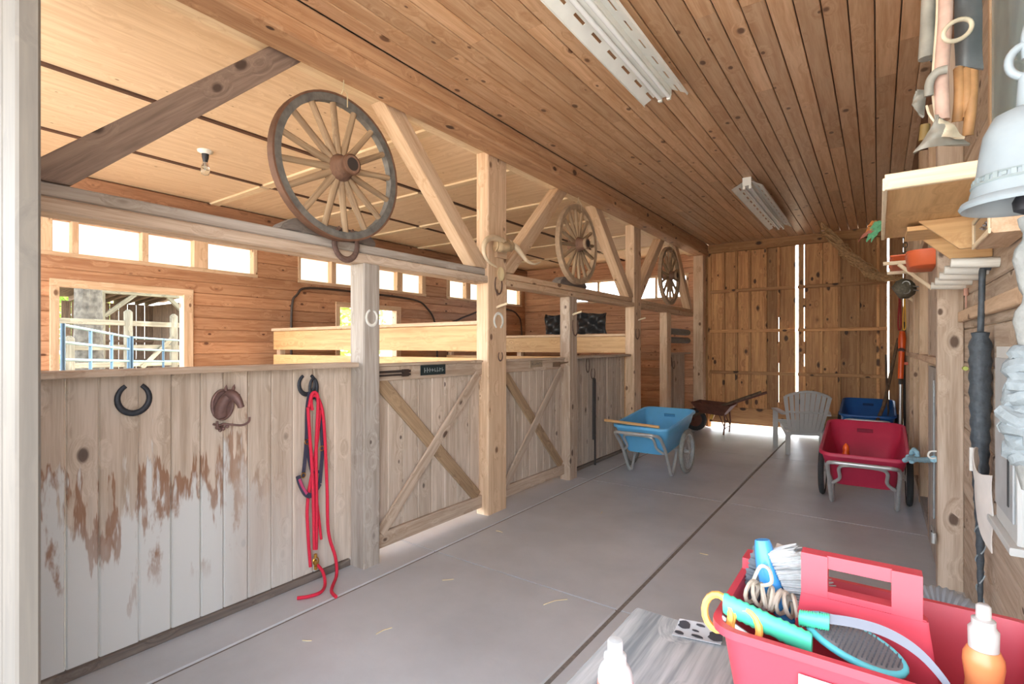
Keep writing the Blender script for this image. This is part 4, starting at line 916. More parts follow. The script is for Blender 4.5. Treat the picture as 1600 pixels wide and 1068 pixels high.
# --- orange plastic trays on an open bracket shelf
t = thing('bracket_shelf', 'pale slat shelf bracket under the orange trays', 'shelf', (.40, 4.75, 1.98))
box('arm', .03, .404, 4.59, 4.62, 2.008, 2.034, 'cream', t, .003); box('upright', .372, .404, 4.59, 4.62, 1.56, 2.008, 'post', t, .003)
beam2('strut', (-.28, -.145, .03), (-.03, -.145, -.22), .026, .026, 'cream', t); box('arm', .06, .404, 5.2, 5.23, 2.008, 2.034, 'cream', t, .003); box('upright', .372, .404, 5.2, 5.23, 1.56, 2.008, 'post', t, .003)
orng = plain('faded_orange', (228,108,62), .5, 0, .08, 6)
def tray(label, x0, x1, y0, y1, z0, h_, rr):
    m = MB(); cx_, cy_ = (x0 + x1) / 2, (y0 + y1) / 2; w_, l_ = x1 - x0, y1 - y0
    shell(m, [(w_ * .86, l_ * .86, rr, 0, 0), (w_ * .90, l_ * .90, rr, 0, .006), (w_ * .97, l_ * .97, rr, 0, h_ - .008), (w_, l_, rr, 0, h_ - .008), (w_, l_, rr, 0, h_), (w_ * .95, l_ * .95, rr, 0, h_), (w_ * .88, l_ * .88, rr * .9, 0, .012)])
    n_ = 24; m.f.append(tuple(range(n_ - 1, -1, -1))); m.sm.append(False)
    o = m.build('orange_tray', orng, None, (cx_, cy_, z0)); return setp(o, label, 'tray', 'orange plastic trays')
tray('long flat orange tray on the bracket shelf', .07, .40, 4.62, 5.35, 2.0355, .045, .03); tray('rounded orange tray hanging in front of the flat one', .15, .40, 4.12, 4.57, 1.935, .10, .09)
# --- clutter: wire lantern, chain, sickles
t = thing('wire_lantern', 'grey wire lantern under the orange trays', 'lantern', (.22, 6.3, 1.99)); wirem = plain('grey_wire', (150,150,146), .4, .7)
MB().lathe([(.0, -.09), (.07, -.09), (.10, -.03), (.09, .03), (.05, .07), (.0, .08)], 18, Matrix.Rotation(R(60), 3, 'Y'), False).build('shade', plain('dark_mesh', (104,98,84), .7, .2, .3, 60), t)
for k in range(3): m = MB(); m.tube([(.0 + .03 * math.cos(a * .524), -.08, .03 * math.sin(a * .524) + .03 * k - .03) for a in range(12)], .005, 6, closed=True); m.build('wire_coil', wirem, t)
m = MB(); m.tube([(0, -.07, .02), (.10, -.06, .0), (.184, -.03, .02)], .006, 6); m.tube([(0, -.07, -.02), (.12, -.06, -.04), (.184, -.03, -.02)], .006, 6); m.build('wire_arm', wirem, t)
m = MB()
for k in range(13):
    a = R(90) if k % 2 else 0; m.tube([(math.cos(a) * .018 * math.cos(q * .785), math.sin(a) * .018 * math.cos(q * .785), -.05 * k + .034 * math.sin(q * .785)) for q in range(8)], .0055, 5, closed=True)
o = m.build('steel_chain', plain('dark_chain', (110,104,92), .5, .6), None, (.24, 7.0, 2.92)); setp(o, 'dark steel chain hanging behind the wooden shelf', 'chain')
t = thing('chain_hook', 'short wooden arm holding the hanging chain on the wall', 'hook', (.40, 7.0, 2.97)); box('arm', .22, .404, 6.98, 7.02, 2.965, 2.99, 'post', t, .003)
m = MB(); m.tube(smooth_pts([(0, 0, .07), (-.05, 0, .05), (-.065, 0, 0), (-.04, 0, -.05), (.0, 0, -.065), (.0, 0, -.065)], 4), [.009] * 21, 7); o = m.build('iron_hook', iron, None, (.40, 5.0, 1.08)); setp(o, 'dark curved iron hook low on the right wall studs', 'hook')
m = MB(); m.tube(smooth_pts([(0, 0, .06), (-.012, -.05, .02), (-.02, -.12, -.02), (-.012, -.17, -.03)], 4), [.014, .014, .014, .013, .013, .012, .012, .01, .01, .008, .007, .005, .003], 7); o = m.build('sickle_blade', rust, None, (.388, 4.55, 1.62)); setp(o, 'curved rusty blade hanging under the pale dowels', 'blade')
# --- grey plank panel between the studs
t = thing('plank_panel', 'weathered grey vertical panel on the wall behind the wall post', 'panel', (.33, 4.45, 0))
box('plank', .30, .325, 4.04, 4.44, .02, 1.28, 'grey', t); box('plank', .30, .325, 4.442, 4.83, .02, 1.28, 'grey', t); box('plank', .30, .325, 4.04, 4.44, 1.36, 2.24, 'greybrown', t); box('plank', .30, .325, 4.442, 4.83, 1.36, 2.24, 'greybrown', t)
box('batten', .292, .2995, 4.30, 4.36, .3, 1.2, 'bluegrey', t)
t = thing('hinge_plate', 'galvanised strap hinge plate low on the wall post', 'hinge', (.28, 3.95, .30)); 
m = MB(); m.box((-.012, .02, 0), (.006, .20, .05)); m.tube([(-.015, -.08, -.03), (-.015, -.08, .03)], .012, 8); m.build('plate', steel, t)
m = MB(); 
for yy in (.0, .06): m.lathe([(0, -.003), (.006, -.002), (.006, .002), (0, .003)], 8, Matrix.Rotation(R(90), 3, 'Y'), False); m.v[-32:] = [(p[0] - .016, p[1] + yy, p[2]) for p in m.v[-32:]]
m.build('screw', iron, t)
# --- black wrapped umbrella hanging point down
t = thing('umbrella', 'closed black umbrella hanging point down on the right wall', 'umbrella', (.362, 3.0, .27)); blackcloth = plain('black_cloth', (66,72,78), .55, 0, .3, 40, .6); 
prof = []; n_ = 60
for k in range(n_ + 1):
    u = k / n_; z_ = u * 1.21
    r_ = .008 + .014 * min(1, u / .5) + .016 * max(0, (u - .3) / .5 if u < .8 else 1) if u < .97 else .03
    prof.append((r_ * (1 + .09 * math.sin(k * 1.9)), z_))
prof.append((.012, 1.215)); MB().lathe(prof, 14, None, True).build('canopy', blackcloth, t)
m = MB(); m.tube(smooth_pts([(0, 0, 1.2), (.004, 0, 1.32), (.006, 0, 1.45), (.012, 0, 1.49), (.036, 0, 1.49)], 4), [.012] * 9 + [.013] * 8, 9); m.build('shaft', blackcloth, t)
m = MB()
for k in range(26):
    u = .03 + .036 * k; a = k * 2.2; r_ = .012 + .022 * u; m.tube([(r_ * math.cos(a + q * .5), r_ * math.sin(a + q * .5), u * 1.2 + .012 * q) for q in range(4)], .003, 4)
m.build('folds', plain('painted_fold_sheen', (150,160,164), .35, .1), t)  # sheen along the folds painted as lighter grey on the black cloth
m = MB(); m.box((-.03, -.02, .66), (.016, .02, .10)); m.build('strap_tag', whitepaint, t)
# --- pale cloth hanging beside the umbrella
m = MB(); m.grid(lambda u, v: (.345 - .035 * math.sin(u * 3) * (1 - v * .3), 2.93 - .36 * u + .02 * math.sin(v * 9), .99 - .06 * u - (.10 + .19 * u) * v + .02 * math.sin(u * 7)), 14, 10, .004)
o = m.build('pale_cloth', plain('pale_cloth', (222,214,206), .8, 0, .05, 12), None); setp(o, 'pale cloth scrap hanging across the umbrella', 'cloth')
# --- meter box
t = thing('meter_box', 'pale grey electrical box on the right wall behind the rope', 'electrical box', (.39, 2.36, .95))
pg = plain('pale_grey_paint', (206,206,202), .5, 0, .04, 6)
box('case', .352, .404, 2.20, 2.56, .80, 1.42, pg, t, .008); box('cover', .345, .3515, 2.23, 2.53, .86, 1.38, plain('cool_grey', (176,178,178), .45), t, .003); box('lip', .33, .404, 2.18, 2.58, .775, .799, pg, t, .003); box('dark_seam', .342, .3445, 2.28, 2.30, .90, 1.30, rubber, t, 0)
# little things on the wall beside the post
m = MB(); m.tube([(0, 0, 0), (0, 0, .07)], .004, 6); m.tube([(0, 0, .07), (0, 0, .11)], .011, 8); o = m.build('screwdriver', plain('pink_handle', (196,150,132), .6), None, (.394, 3.75, 1.63)); setp(o, 'small screwdriver with pinkish handle hanging by the wall post', 'screwdriver')
m = MB(); m.tube(smooth_pts([(0, 0, 0), (-.03, 0, -.005), (-.04, 0, -.03), (-.025, 0, -.045), (-.005, 0, -.04)], 4), .005, 6); o = m.build('cup_hook', whitepaint, None, (.283, 3.93, .80)); setp(o, 'small white cup hook screwed into the wall post', 'hook')
m = MB(); m.tube([(0, 0, 0), (0, .02, .0), (0, .05, 0)], .012, 8); o = m.build('marker', plain('lime', (170,180,90), .5), None, (.388, 3.7, 1.30)); setp(o, 'tiny yellow-green spool by the wall post', 'spool')
# --- harness: hames, straps, ring
t = thing('horse_harness', 'old leather harness with wooden hames hanging above the shelf', 'harness', (.30, 2.42, 2.1)); off = t.location
lg = plain('grey_leather', (150,146,136), .6, 0, .2, 14, .3); dk = plain('dark_grey_leather', (92,96,98), .45, 0, .25, 12, .3); br = plain('brown_leather', (172,128,84), .6, 0, .25, 16, .3); pk = plain('pinkish_hame', (206,172,156), .6, 0, .15, 20); cr_ = plain('cream_leather', (214,200,174), .6, 0, .1, 20)
def hpl(pts): return [Vector(p) - off for p in pts]
def htube(nm, pts, r, mat, n=10, fx=1.0):
    m = MB(); P = smooth_pts(hpl(pts), 5); rr = r if not isinstance(r, (list, tuple)) else [r[0] + (r[1] - r[0]) * k / (len(P) - 1) for k in range(len(P))]; m.tube(P, rr, n); return m.build(nm, mat, t)
htube('collar_pad', [(0.158, 2.500, 2.830), (0.154, 2.500, 2.662), (0.152, 2.500, 2.589), (0.149, 2.500, 2.513)], [.022, .026], lg)
htube('collar_pad', [(0.178, 2.520, 2.809), (0.178, 2.520, 2.639), (0.172, 2.520, 2.507)], .012, dk)
htube('hame', [(0.195, 2.360, 2.732), (0.193, 2.360, 2.575), (0.183, 2.360, 2.397), (0.184, 2.360, 2.306), (0.186, 2.360, 2.219)], .0215, pk)
htube('hame_edge', [(0.178, 2.370, 2.745), (0.176, 2.370, 2.586), (0.166, 2.370, 2.407), (0.166, 2.370, 2.315), (0.175, 2.370, 2.230)], .010, cr_)
htube('strap_band', [(0.146, 2.340, 2.309), (0.149, 2.330, 2.354), (0.167, 2.320, 2.378), (0.195, 2.320, 2.380)], .014, lg)
m = MB(); c_ = Vector((0.220, 2.300, 2.496)) - off
m.tube([c_ + Vector((.040 * math.cos(a * .2618) , .03 * math.cos(a * .2618), .018 * math.cos(a * .2618) + .034 * math.sin(a * .2618))) for a in range(24)], .0075, 8, closed=True); m.build('ring', cr_, t)
def flap(nm, a, b, c, d, mat, bulge=.03):
    a, b, c, d = hpl((a, b, c, d)); m = MB()
    m.grid(lambda u, v: (a * (1 - u) + b * u) * (1 - v) + (d * (1 - u) + c * u) * v + Vector((-.3, -1, 0)) * bulge * math.sin(math.pi * u) + Vector((0, -1, 0)) * .012 * math.sin(v * 8 + u * 5), 8, 10, .008); return m.build(nm, mat, t)
flap('dark_flap', (0.223, 2.440, 2.744), (0.297, 2.440, 2.714), (0.298, 2.400, 2.383), (0.226, 2.440, 2.430), dk)
flap('bell_flap', (0.164, 2.300, 2.203), (0.190, 2.300, 2.201), (0.257, 2.340, 2.113), (0.099, 2.280, 2.096), lg, .05)
flap('flap_fold', (0.162, 2.285, 2.194), (0.195, 2.285, 2.190), (0.239, 2.300, 2.128), (0.171, 2.270, 2.130), cr_, .02)
flap('buckle_flap', (0.110, 2.460, 2.367), (0.148, 2.460, 2.385), (0.141, 2.460, 2.281), (0.103, 2.460, 2.332), lg, .02)
for k, (a, b) in enumerate(((1499, 1498), (1511, 1508), (1521, 1516))):
    htube('brown_roll', [(0.235, 2.420, 2.412) if k == 0 else ((0.255, 2.420, 2.405) if k == 1 else (0.272, 2.420, 2.395)), (0.235, 2.400, 2.308) if k == 0 else ((0.255, 2.400, 2.302) if k == 1 else (0.267, 2.400, 2.276)), (0.231, 2.420, 2.225) if k == 0 else ((0.255, 2.420, 2.237) if k == 1 else (0.259, 2.420, 2.168))], .0165, br)
htube('wire_loop', [(0.137, 2.280, 2.254), (0.143, 2.270, 2.220), (0.160, 2.270, 2.185)], .004, cr_)
htube('olive_strap', [(0.145, 2.480, 2.256), (0.140, 2.480, 2.197)], .016, plain('olive_leather', (128,104,58), .6))  # short strap in olive leather
m = MB(); m.tube([(-.11, -.06, .69), (.0, .0, .70), (.085, .05, .70)], .012, 6); m.build('peg', iron, t)
# --- old window sash high on the right wall
t = thing('window_sash', 'pale blue glass pane propped high on the right wall behind the bell', 'glass pane', (.39, 2.6, 2.0)); 
box('pane', .392, .400, 1.9, 2.95, 2.08, 3.1, plain('pale_blue_glass', (166,198,206), .15, 0, .12, 5), t, 0); box('frame', .385, .404, 2.952, 2.99, 2.05, 3.12, 'post', t, .003); box('frame', .385, .404, 1.9, 2.95, 2.04, 2.078, 'white', t, .003)
# ================================================================ BELL
bellm = plain('pale_blue_paint', (138,147,151), .5, 0, .08, 16, .15); bellr = plain('bell_rim', (128,138,138), .5, 0, .12, 20)
t = thing('cast_bell', 'pale blue cast bell with a pull rope, hanging at the right edge', 'bell', (.212, 1.25, 1.668))
MB().lathe([(r_ * .82, z_ * .92) for r_, z_ in [(.095, .018), (.108, .012), (.112, .004), (.108, -.002), (.1, .0), (.094, .006), (.086, .03), (.077, .06), (.072, .10), (.066, .135), (.05, .165), (.025, .178), (.0, .18), (.0, .186), (.026, .184), (.054, .172), (.071, .14), (.078, .10), (.083, .06), (.093, .028), (.095, .018)]], 48, None, False).build('bell_body', bellm, t)
m = MB(); m.tube([(.0725 * math.cos(k * .1309), .0725 * math.sin(k * .1309), .039) for k in range(48)], .003, 6, closed=True); m.tube([(.069 * math.cos(k * .1309), .069 * math.sin(k * .1309), .052) for k in range(48)], .002, 6, closed=True); m.build('raised_band', bellr, t)
m = MB(); 
for k in range(9):
    a = R(178 + k * 10); m.box((.0715 * math.cos(a), .0715 * math.sin(a), .046), (.004, .007, .006 + .003 * (k % 3)), Matrix.Rotation(a, 3, 'Z'))
m.build('raised_mark', bellr, t)
m = MB(); m.tube([(0, 0, .16), (0, 0, .225)], [.016, .012], 10); m.build('neck', bellm, t)
m = MB(); m.tube([(.024 * math.cos(k * .2618), 0.0, .252 + .028 * math.sin(k * .2618)) for k in range(24)], .007, 8, closed=True); m.build('top_ring', bellm, t)
m = MB(); m.tube(smooth_pts([(0, 0, .255), (.0, .0, .30), (.02, .0, .33), (.10, .0, .34), (.191, 0, .34)], 5), .008, 8); m.build('hanger_arm', bellm, t)
m = MB(); m.tube([(0, 0, .155), (0, 0, .03)], .006, 8); m.lathe([(0, -.02), (.018, -.01), (.02, .005), (.008, .03)], 14); m.build('clapper', iron, t)
ropem = plain('white_rope', (132,132,128), .9, 0, .12, 60, .5)
m = MB(); m.tube([(.006 * math.sin(k * .9), .006 * math.cos(k * .9), -.02 - .0155 * k) for k in range(17)], [.013 + .0025 * math.sin(k * 1.8) for k in range(17)], 9); m.build('pull_rope', ropem, t)
m = MB(); r3 = random.Random(9)
for k in range(16):
    a = r3.uniform(0, 6.28); r_ = r3.uniform(.014, .034) * (1 - .4 * abs(k / 8 - 1)); m.tube(smooth_pts([(r_ * math.cos(a + q * 1.1), r_ * math.sin(a + q * 1.1), -.262 - .0115 * k - .004 * q + .008 * math.sin(q * 2 + k)) for q in range(6)], 3), .015, 7)
m.build('rope_knot', plain('pale_rope_knot', (128,136,139), .9, 0, .1, 60, .5), t)
m = MB(); m.tube([(0, 0, -.44), (.004, 0, -.48), (.0, .0, -.50)], [.02, .016, .008], 8); m.build('rope_tail', ropem, t)
# ================================================================ BENCH AND TOTE IN THE FOREGROUND
t = thing('work_bench', 'weathered grey wooden bench in the foreground', 'bench', (-.1, .85, 0))
by0, by1, bzt = .30, 1.20, .78
xx = .34
box('bench_top', -.485, xx, by0, by1, bzt - .03, bzt, 'bluegrey', t, .004)
box('apron', -.47, xx - .02, by1 - .06, by1 - .03, bzt - .13, bzt - .031, 'greybrown', t); box('apron', -.47, xx - .02, by0 + .03, by0 + .06, bzt - .13, bzt - .031, 'greybrown', t)
for ax_ in (-.46, xx - .09):
    for ay_ in (by0 + .035, by1 - .11): box('leg', ax_, ax_ + .07, ay_, ay_ + .07, 0, bzt - .031, 'greybrown', t)
# white spray bottle
t = thing('spray_bottle', 'white bottle with a salmon label standing on the grey bench', 'bottle', (-.323, .72, bzt)); wplast = plain('white_plastic', (188,192,192), .35, 0, .02, 6)
MB().lathe([(0, 0), (.024, 0), (.026, .004), (.026, .138), (.0255, .148), (.022, .157), (.017, .163), (.016, .165)], 28).build('body', wplast, t)
lb_ = MB().lathe([(.0264, .02), (.0264, .136), (.0262, .1365), (.0258, .1365)], 28, None, False).build('label', plain('salmon_label', (240,130,112), .5, 0, .08, 20), t)
m = MB()
for k in range(8):
    a = R(250 + k * 7); m.box((.0267 * math.cos(a), .0267 * math.sin(a), .126), (.0006, .002, .005), Matrix.Rotation(a, 3, 'Z'))
m.build('printed_mark', plain('label_ink', (190,70,70), .6), lb_)
MB().lathe([(.0165, .163), (.017, .166), (.017, .175), (.013, .178), (.0115, .179), (.0115, .194), (.0105, .197), (.0, .198)], 24, None, False).build('cap', wplast, t)
# cow-print card
m = MB(); m.grid(lambda u, v: (-.372 + .10 * u, 1.13 + .055 * v + .012 * u, bzt + .001 + .012 * v * v + .006 * u), 4, 4, .001); o = m.build('print_card', plain('card_white', (180,182,184), .5, 0, .02), None); setp(o, 'white card with black cow-hide spots beside the red tote', 'card')
blot = plain('cow_black', (60,62,68), .5)
for k, (u, v, a, b) in enumerate(((.15, .70, .13, .22), (.48, .82, .10, .07), (.42, .5, .08, .06), (.85, .38, .15, .30), (.5, .18, .13, .10), (.12, .2, .10, .12), (.8, .85, .10, .08))):
    m = MB(); pts = [(-.372 + .10 * (u + a * (1 + .2 * math.sin(3 * q)) * math.cos(q * .5236)), 1.13 + .055 * (v + b * math.sin(q * .5236)) + .012 * u, bzt + .0035 + .012 * max(0, min(1, v + b * math.sin(q * .5236))) ** 2 + .006 * u) for q in range(12)]
    m.add(pts, [tuple(range(12))]); m.build('black_spot', blot, o)
# ---------------- red tote
totem = plain('tote_red', (196,66,80), .4, 0, .06, 5)
t = thing('tote_caddy', 'red plastic grooming tote with a centre handle on the bench', 'tote', (.0, .947, bzt + .001))
TW, TL, TH = .42, .295, .22
m = MB(); shell(m, [(TW - .09, TL - .07, .03, 0, 0), (TW - .03, TL - .03, .035, 0, TH - .03), (TW - .025, TL - .025, .035, 0, TH - .012), (TW, TL, .04, 0, TH - .012), (TW, TL, .04, 0, TH), (TW - .022, TL - .022, .035, 0, TH), (TW - .036, TL - .036, .03, 0, TH - .03), (TW - .096, TL - .076, .025, 0, .006)])
m.f.append(tuple(range(23, -1, -1))); m.sm.append(False); m.build('tub', totem, t)
# centre wall with cut-out handle: built from bars
m = MB(); m.add([], [])
cw = prism([(-.14, .006), (.09, .006), (.058, .248), (-.10, .248)], .022, 'xz', 'centre_wall', .002); link('centre_wall', cw, totem, t)
h_ = MB(); h_.box((-.082, 0, .279), (.036, .026, .064)); h_.box((.034, 0, .279), (.036, .026, .064)); h_.box((-.024, 0, .302), (.082, .020, .020)); h_.box((-.024, 0, .252), (.082, .024, .010)); h_.build('handle', totem, t)
m = MB(); m.box((.10, 0, .03), (.012, .02, .05)); m.box((.13, -.06, .15), (.09, .012, .008)); m.build('divider', totem, t)
m = MB(); m.box((-.20, .12, .21), (.018, .05, .06)); m.build('end_ear', totem, t)
m = MB(); m.box((-.02, -.141, .15), (.14, .002, .07), Matrix.Rotation(R(-9), 3, 'X')); m.build('white_sticker', plain('sticker', (190,190,190), .5), t)
TB = Vector((.0, .947, bzt + .001))
def inside(name, label, cat, group=None): return thing(name, label, cat, TB, group='grooming things in the red tote' if group is None else group)
# blue brush with white bristles
t = inside('bristle_brush', 'blue-backed brush with long white bristles standing in the tote', 'brush')
bluep = plain('brush_blue', (70,150,214), .25, 0, .06, 8); brist = plain('white_bristle', (186,188,188), .8, 0, .12, 90)
m = MB(); m.tube(smooth_pts([(-.168, .055, .295), (-.163, .053, .27), (-.155, .05, .235), (-.140, .047, .195), (-.12, .043, .165), (-.10, .04, .15)], 5), [.007 + .012 * math.sin(math.pi * min(1, (k + 4) / 30)) for k in range(26)], 10); m.build('back', bluep, t)
r4 = random.Random(5); m = MB()
for k in range(420):
    u = r4.random(); v = r4.uniform(-1, 1)
    a = Vector((-.160, .052, .275)) * (1 - u) + Vector((-.108, .042, .165)) * u + Vector((.004, v * .016, .003))
    L = (.045 + .03 * math.sin(math.pi * u * .8)) * r4.uniform(.86, 1.05); d = Vector((1 - .25 * u, r4.uniform(-.1, .1) - .05, .50 - .75 * u + r4.uniform(-.10, .10))).normalized()
    m.tube([a, a + d * L * .6, a + d * L + Vector((0, 0, r4.uniform(-.003, .003)))], [.0022, .0021, .0012], 3, caps=False)
o = m.build('bristles', brist, t); o['kind'] = 'stuff'
# dark brush behind
t = inside('dandy_brush', 'grey-bristled brush with pale wooden back leaning in the tote corner', 'brush')
m = MB(); m.box((-.158, .075, .215), (.012, .045, .13), Matrix.Rotation(R(12), 3, 'Y')); m.build('back', plain('pale_back', (206,204,200), .5), t)
m = MB()
for k in range(160):
    yy = .055 + .04 * r4.random(); zz = .16 + .11 * r4.random(); a = Vector((-.168 + (zz - .215) * .2, yy, zz)); m.tube([a, a + Vector((-.028 + r4.uniform(-.003, .003), 0, .004 + r4.uniform(-.002, .002)))], .0022, 3, caps=False)
o = m.build('bristles', plain('grey_bristle', (92,98,104), .8), t); o['kind'] = 'stuff'
# string bundle
t = inside('string_bundle', 'bundle of white string wound in the tote beside the blue brush', 'string')
m = MB()
for k in range(9):
    c_ = Vector((-.175 + .009 * k, .0 + .002 * k, .222 - .002 * k)); a0 = k * 1.3
    m.tube([c_ + Vector((.006 * math.cos(a0 + q * .524), .022 * math.cos(q * .524), .017 * math.sin(q * .524))) for q in range(12)], .0035, 5, closed=True)
m.tube(smooth_pts([(-.175, .01, .235), (-.165, .02, .26), (-.150, .01, .262), (-.145, .0, .245), (-.16, -.005, .238)], 4), .003, 5, closed=False); m.build('string', plain('cream_string', (190,178,160), .85, 0, .1, 60), t)
# orange scissors
t = inside('scissors', 'orange-handled scissors hooked over the tote rim', 'scissors'); osc = plain('orange_handle', (244,170,84), .4, 0, .05)
for k, (cx_, cz_) in enumerate(((-.205, .222), (-.165, .21))):
    m = MB(); m.tube([(cx_ + .02 * math.cos(q * .3927), -.105 + .006 * math.sin(q * .3927), cz_ + .025 * math.sin(q * .3927)) for q in range(16)], .0055, 7, closed=True); m.build('finger_loop', osc, t)
m = MB(); m.tube([(-.20, -.104, .215), (-.17, -.10, .20), (-.12, -.09, .17)], [.005, .005, .003], 6); m.build('blade', steel, t)
# green shedding blade
t = inside('shedding_blade', 'green-handled shedding blade with a long curved metal loop', 'shedding blade'); grn = plain('mint_green', (78,196,156), .4, 0, .05, 10)
def grip(a, b, w_, h2):
    a, b = Vector(a), Vector(b); m = MB(); n2 = 26; d = (b - a); s_ = Vector((0, 1, 0)); m.grid(lambda u, v: a + d * v + s_ * (w_ * math.cos(u * 6.2832)) + Vector((0, 0, (h2 + (.0022 if int(v * 26) % 2 else 0)) * math.sin(u * 6.2832))), 12, n2, 0)
    m.f.append(tuple(i * (n2 + 1) for i in range(12))); m.sm.append(False); m.f.append(tuple(i * (n2 + 1) + n2 for i in range(12))); m.sm.append(False); return m
grip((-.197, -.098, .236), (-.078, -.088, .206), .010, .0155).build('handle', grn, t)
grip((-.098, -.058, .226), (-.058, -.066, .235), .008, .011).build('handle', grn, t)
m = MB(); P = smooth_pts([(-.075, -.064, .236), (-.03, -.06, .241), (.01, -.062, .240), (.045, -.07, .228), (.072, -.085, .205), (.085, -.10, .185)], 6); n2 = len(P) - 1
m.grid(lambda u, v: P[int(round(u * n2))] + Vector((.0, (v - .5) * .006, (v - .5) * .012)), n2, 2, .0015); m.build('metal_loop', plain('blade_grey', (104,104,110), .4, .6), t)
# oval rubber brush with teal edge
t = inside('oval_brush', 'oval grey bristle brush with a teal rim in the tote', 'brush'); teal = plain('teal', (96,196,206), .4, 0, .05)
Mo = Matrix.Translation((-.030, -.052, .208)) @ Matrix.Rotation(R(8), 4, 'Y') @ Matrix.Rotation(R(24), 4, 'X') @ Matrix.Rotation(R(-12), 4, 'Z')
m = MB(); m.tube([Mo @ Vector((.062 * math.cos(q * .2094), .028 * math.sin(q * .2094), 0)) for q in range(30)], .0055, 8, closed=True); m.build('rim', teal, t)
m = MB(); m.add([Mo @ Vector((.060 * math.cos(q * .2094), .026 * math.sin(q * .2094), s_)) for s_ in (-.006, .005) for q in range(30)], [tuple(range(30)), tuple(range(59, 29, -1))] + [(q, (q + 1) % 30, 30 + (q + 1) % 30, 30 + q) for q in range(30)]); m.build('pad', plain('grey_pad', (120,116,116), .7), t)
m = MB()
for a in range(21):
    for b in range(10):
        u, v = -.055 + a * .0055, -.024 + b * .0052
        if (u / .058) ** 2 + (v / .025) ** 2 < 1: m.tube([Mo @ Vector((u, v, .004)), Mo @ Vector((u, v, .011))], [.0014, .0011], 4)
o = m.build('bristles', plain('pad_bristle', (92,90,92), .6), t); o['kind'] = 'stuff'
# orange spray bottle
t = inside('orange_spray', 'orange bottle with a clear spray top in the right end of the tote', 'bottle'); pe = plain('peach_plastic', (212,128,80), .35, 0, .05, 6); clr = plain('cloudy_cap', (172,168,166), .3, 0, .04)
bx_, by_ = .112, -.045
Mb = Matrix.Translation((bx_, by_, .0))
def lathe_at(prof, nm, mat, n_=28):
    m = MB(); m.lathe(prof, n_, None, False); m.v = [(p[0] + bx_, p[1] + by_, p[2]) for p in m.v]; return m.build(nm, mat, t)
lathe_at([(0, .008), (.021, .008), (.022, .02), (.022, .16), (.020, .18), (.0185, .20), (.0215, .225), (.021, .235), (.0165, .245), (.0, .247)], 'body', pe)
lathe_at([(.0155, .245), (.016, .27), (.0125, .275), (.0125, .283), (.008, .285), (.0078, .30), (.005, .303), (.0, .303)], 'spray_top', clr)
# corrugated hose behind the tote
m = MB(); m.tube(smooth_pts([(.03, 1.36, .80), (.06, 1.375, .87), (.10, 1.38, .895), (.15, 1.37, .88), (.19, 1.35, .82), (.21, 1.33, .70), (.21, 1.33, .30), (.2, 1.34, .02)], 12), [.024 + (.004 if k % 2 else 0) for k in range(85)], 12)
m.tube([(.03, 1.36, .80), (.02, 1.35, .4), (.02, 1.35, .02)], .024, 10)
o = m.build('corrugated_hose', plain('grey_hose', (132,138,144), .5, 0, .06, 20), None); setp(o, 'grey corrugated hose looping up behind the red tote', 'hose')
# ================================================================ OUTDOORS
gr = struct('ground'); box('bare_earth', -60, 40, -40, 60, -.4, -.17, plain('dry_earth', (150,134,110), .95, 0, .25, 2.2), gr, 0)
box('yard_apron', -3, 6, -14, -1.62, -.17, -.02, plain('bounce_gravel', (200,198,194), .95, 0, .2, 8), gr, 0)  # unseen yard in front, added pale to bounce sunlight onto the ceiling
# direction helper lives in metres: paddock lies beyond the left wall (x < -6.5)
barkm = plain('bark', (96,90,80), .95, 0, .45, 9, .9)
t = thing('big_tree', 'thick grey-barked tree trunk beyond the first stall opening', 'tree', (-14.5, 3.84, -.2)); 
m = MB(); v = []; n_ = 30; H = 14
for i in range(29):
    z_ = 8.0 * i / 28; r0 = .27 + .08 * math.exp(-z_ * 1.2) - .012 * z_
    for k in range(n_):
        a = 2 * math.pi * k / n_; r_ = r0 * (1 + .07 * noise.noise(Vector((math.cos(a) * 5, math.sin(a) * 5, z_ * .9))) + .04 * math.sin(a * 13 + 2 * math.sin(z_ * 1.7))); v.append((r_ * math.cos(a), r_ * math.sin(a), z_))
m.add(v, [(i * n_ + k, i * n_ + (k + 1) % n_, (i + 1) * n_ + (k + 1) % n_, (i + 1) * n_ + k) for i in range(28) for k in range(n_)], True); m.build('trunk', barkm, t)
leafm = []
for nm, col in (('leaf_light', (196,214,120)), ('leaf_mid', (140,172,82)), ('leaf_dark', (84,124,58))): leafm.append(plain(nm, col, .6, 0, .2, 3))
def foliage(par, c_, rad, n, seed, size, mat):
    r_ = random.Random(seed); m = MB()
    for k in range(n):
        d = Vector((r_.gauss(0, 1), r_.gauss(0, 1), r_.gauss(0, 1))).normalized() * (r_.random() ** .4)
        p = Vector(c_) + Vector((d.x * rad[0], d.y * rad[1], d.z * rad[2])); a = Vector((r_.uniform(-1, 1), r_.uniform(-1, 1), r_.uniform(-.6, .6))).normalized(); b = a.orthogonal().normalized() * r_.uniform(.35, .6)
        s_ = size * r_.uniform(.6, 1.3); m.add([p - a * s_, p + b * s_, p + a * s_, p - b * s_], [(0, 1, 2, 3)])
    o = m.build('foliage', mat, par); o['kind'] = 'stuff'; return o
foliage(t, (2.0, .6, 8.4), (7.5, 8.0, 2.0), 9000, 1, .34, leafm[1]); foliage(t, (2.5, 1, 7.2), (6.5, 7, 1.4), 6000, 2, .34, leafm[2])  # unseen crown, enlarged and thickened to shade the paddock from the sky
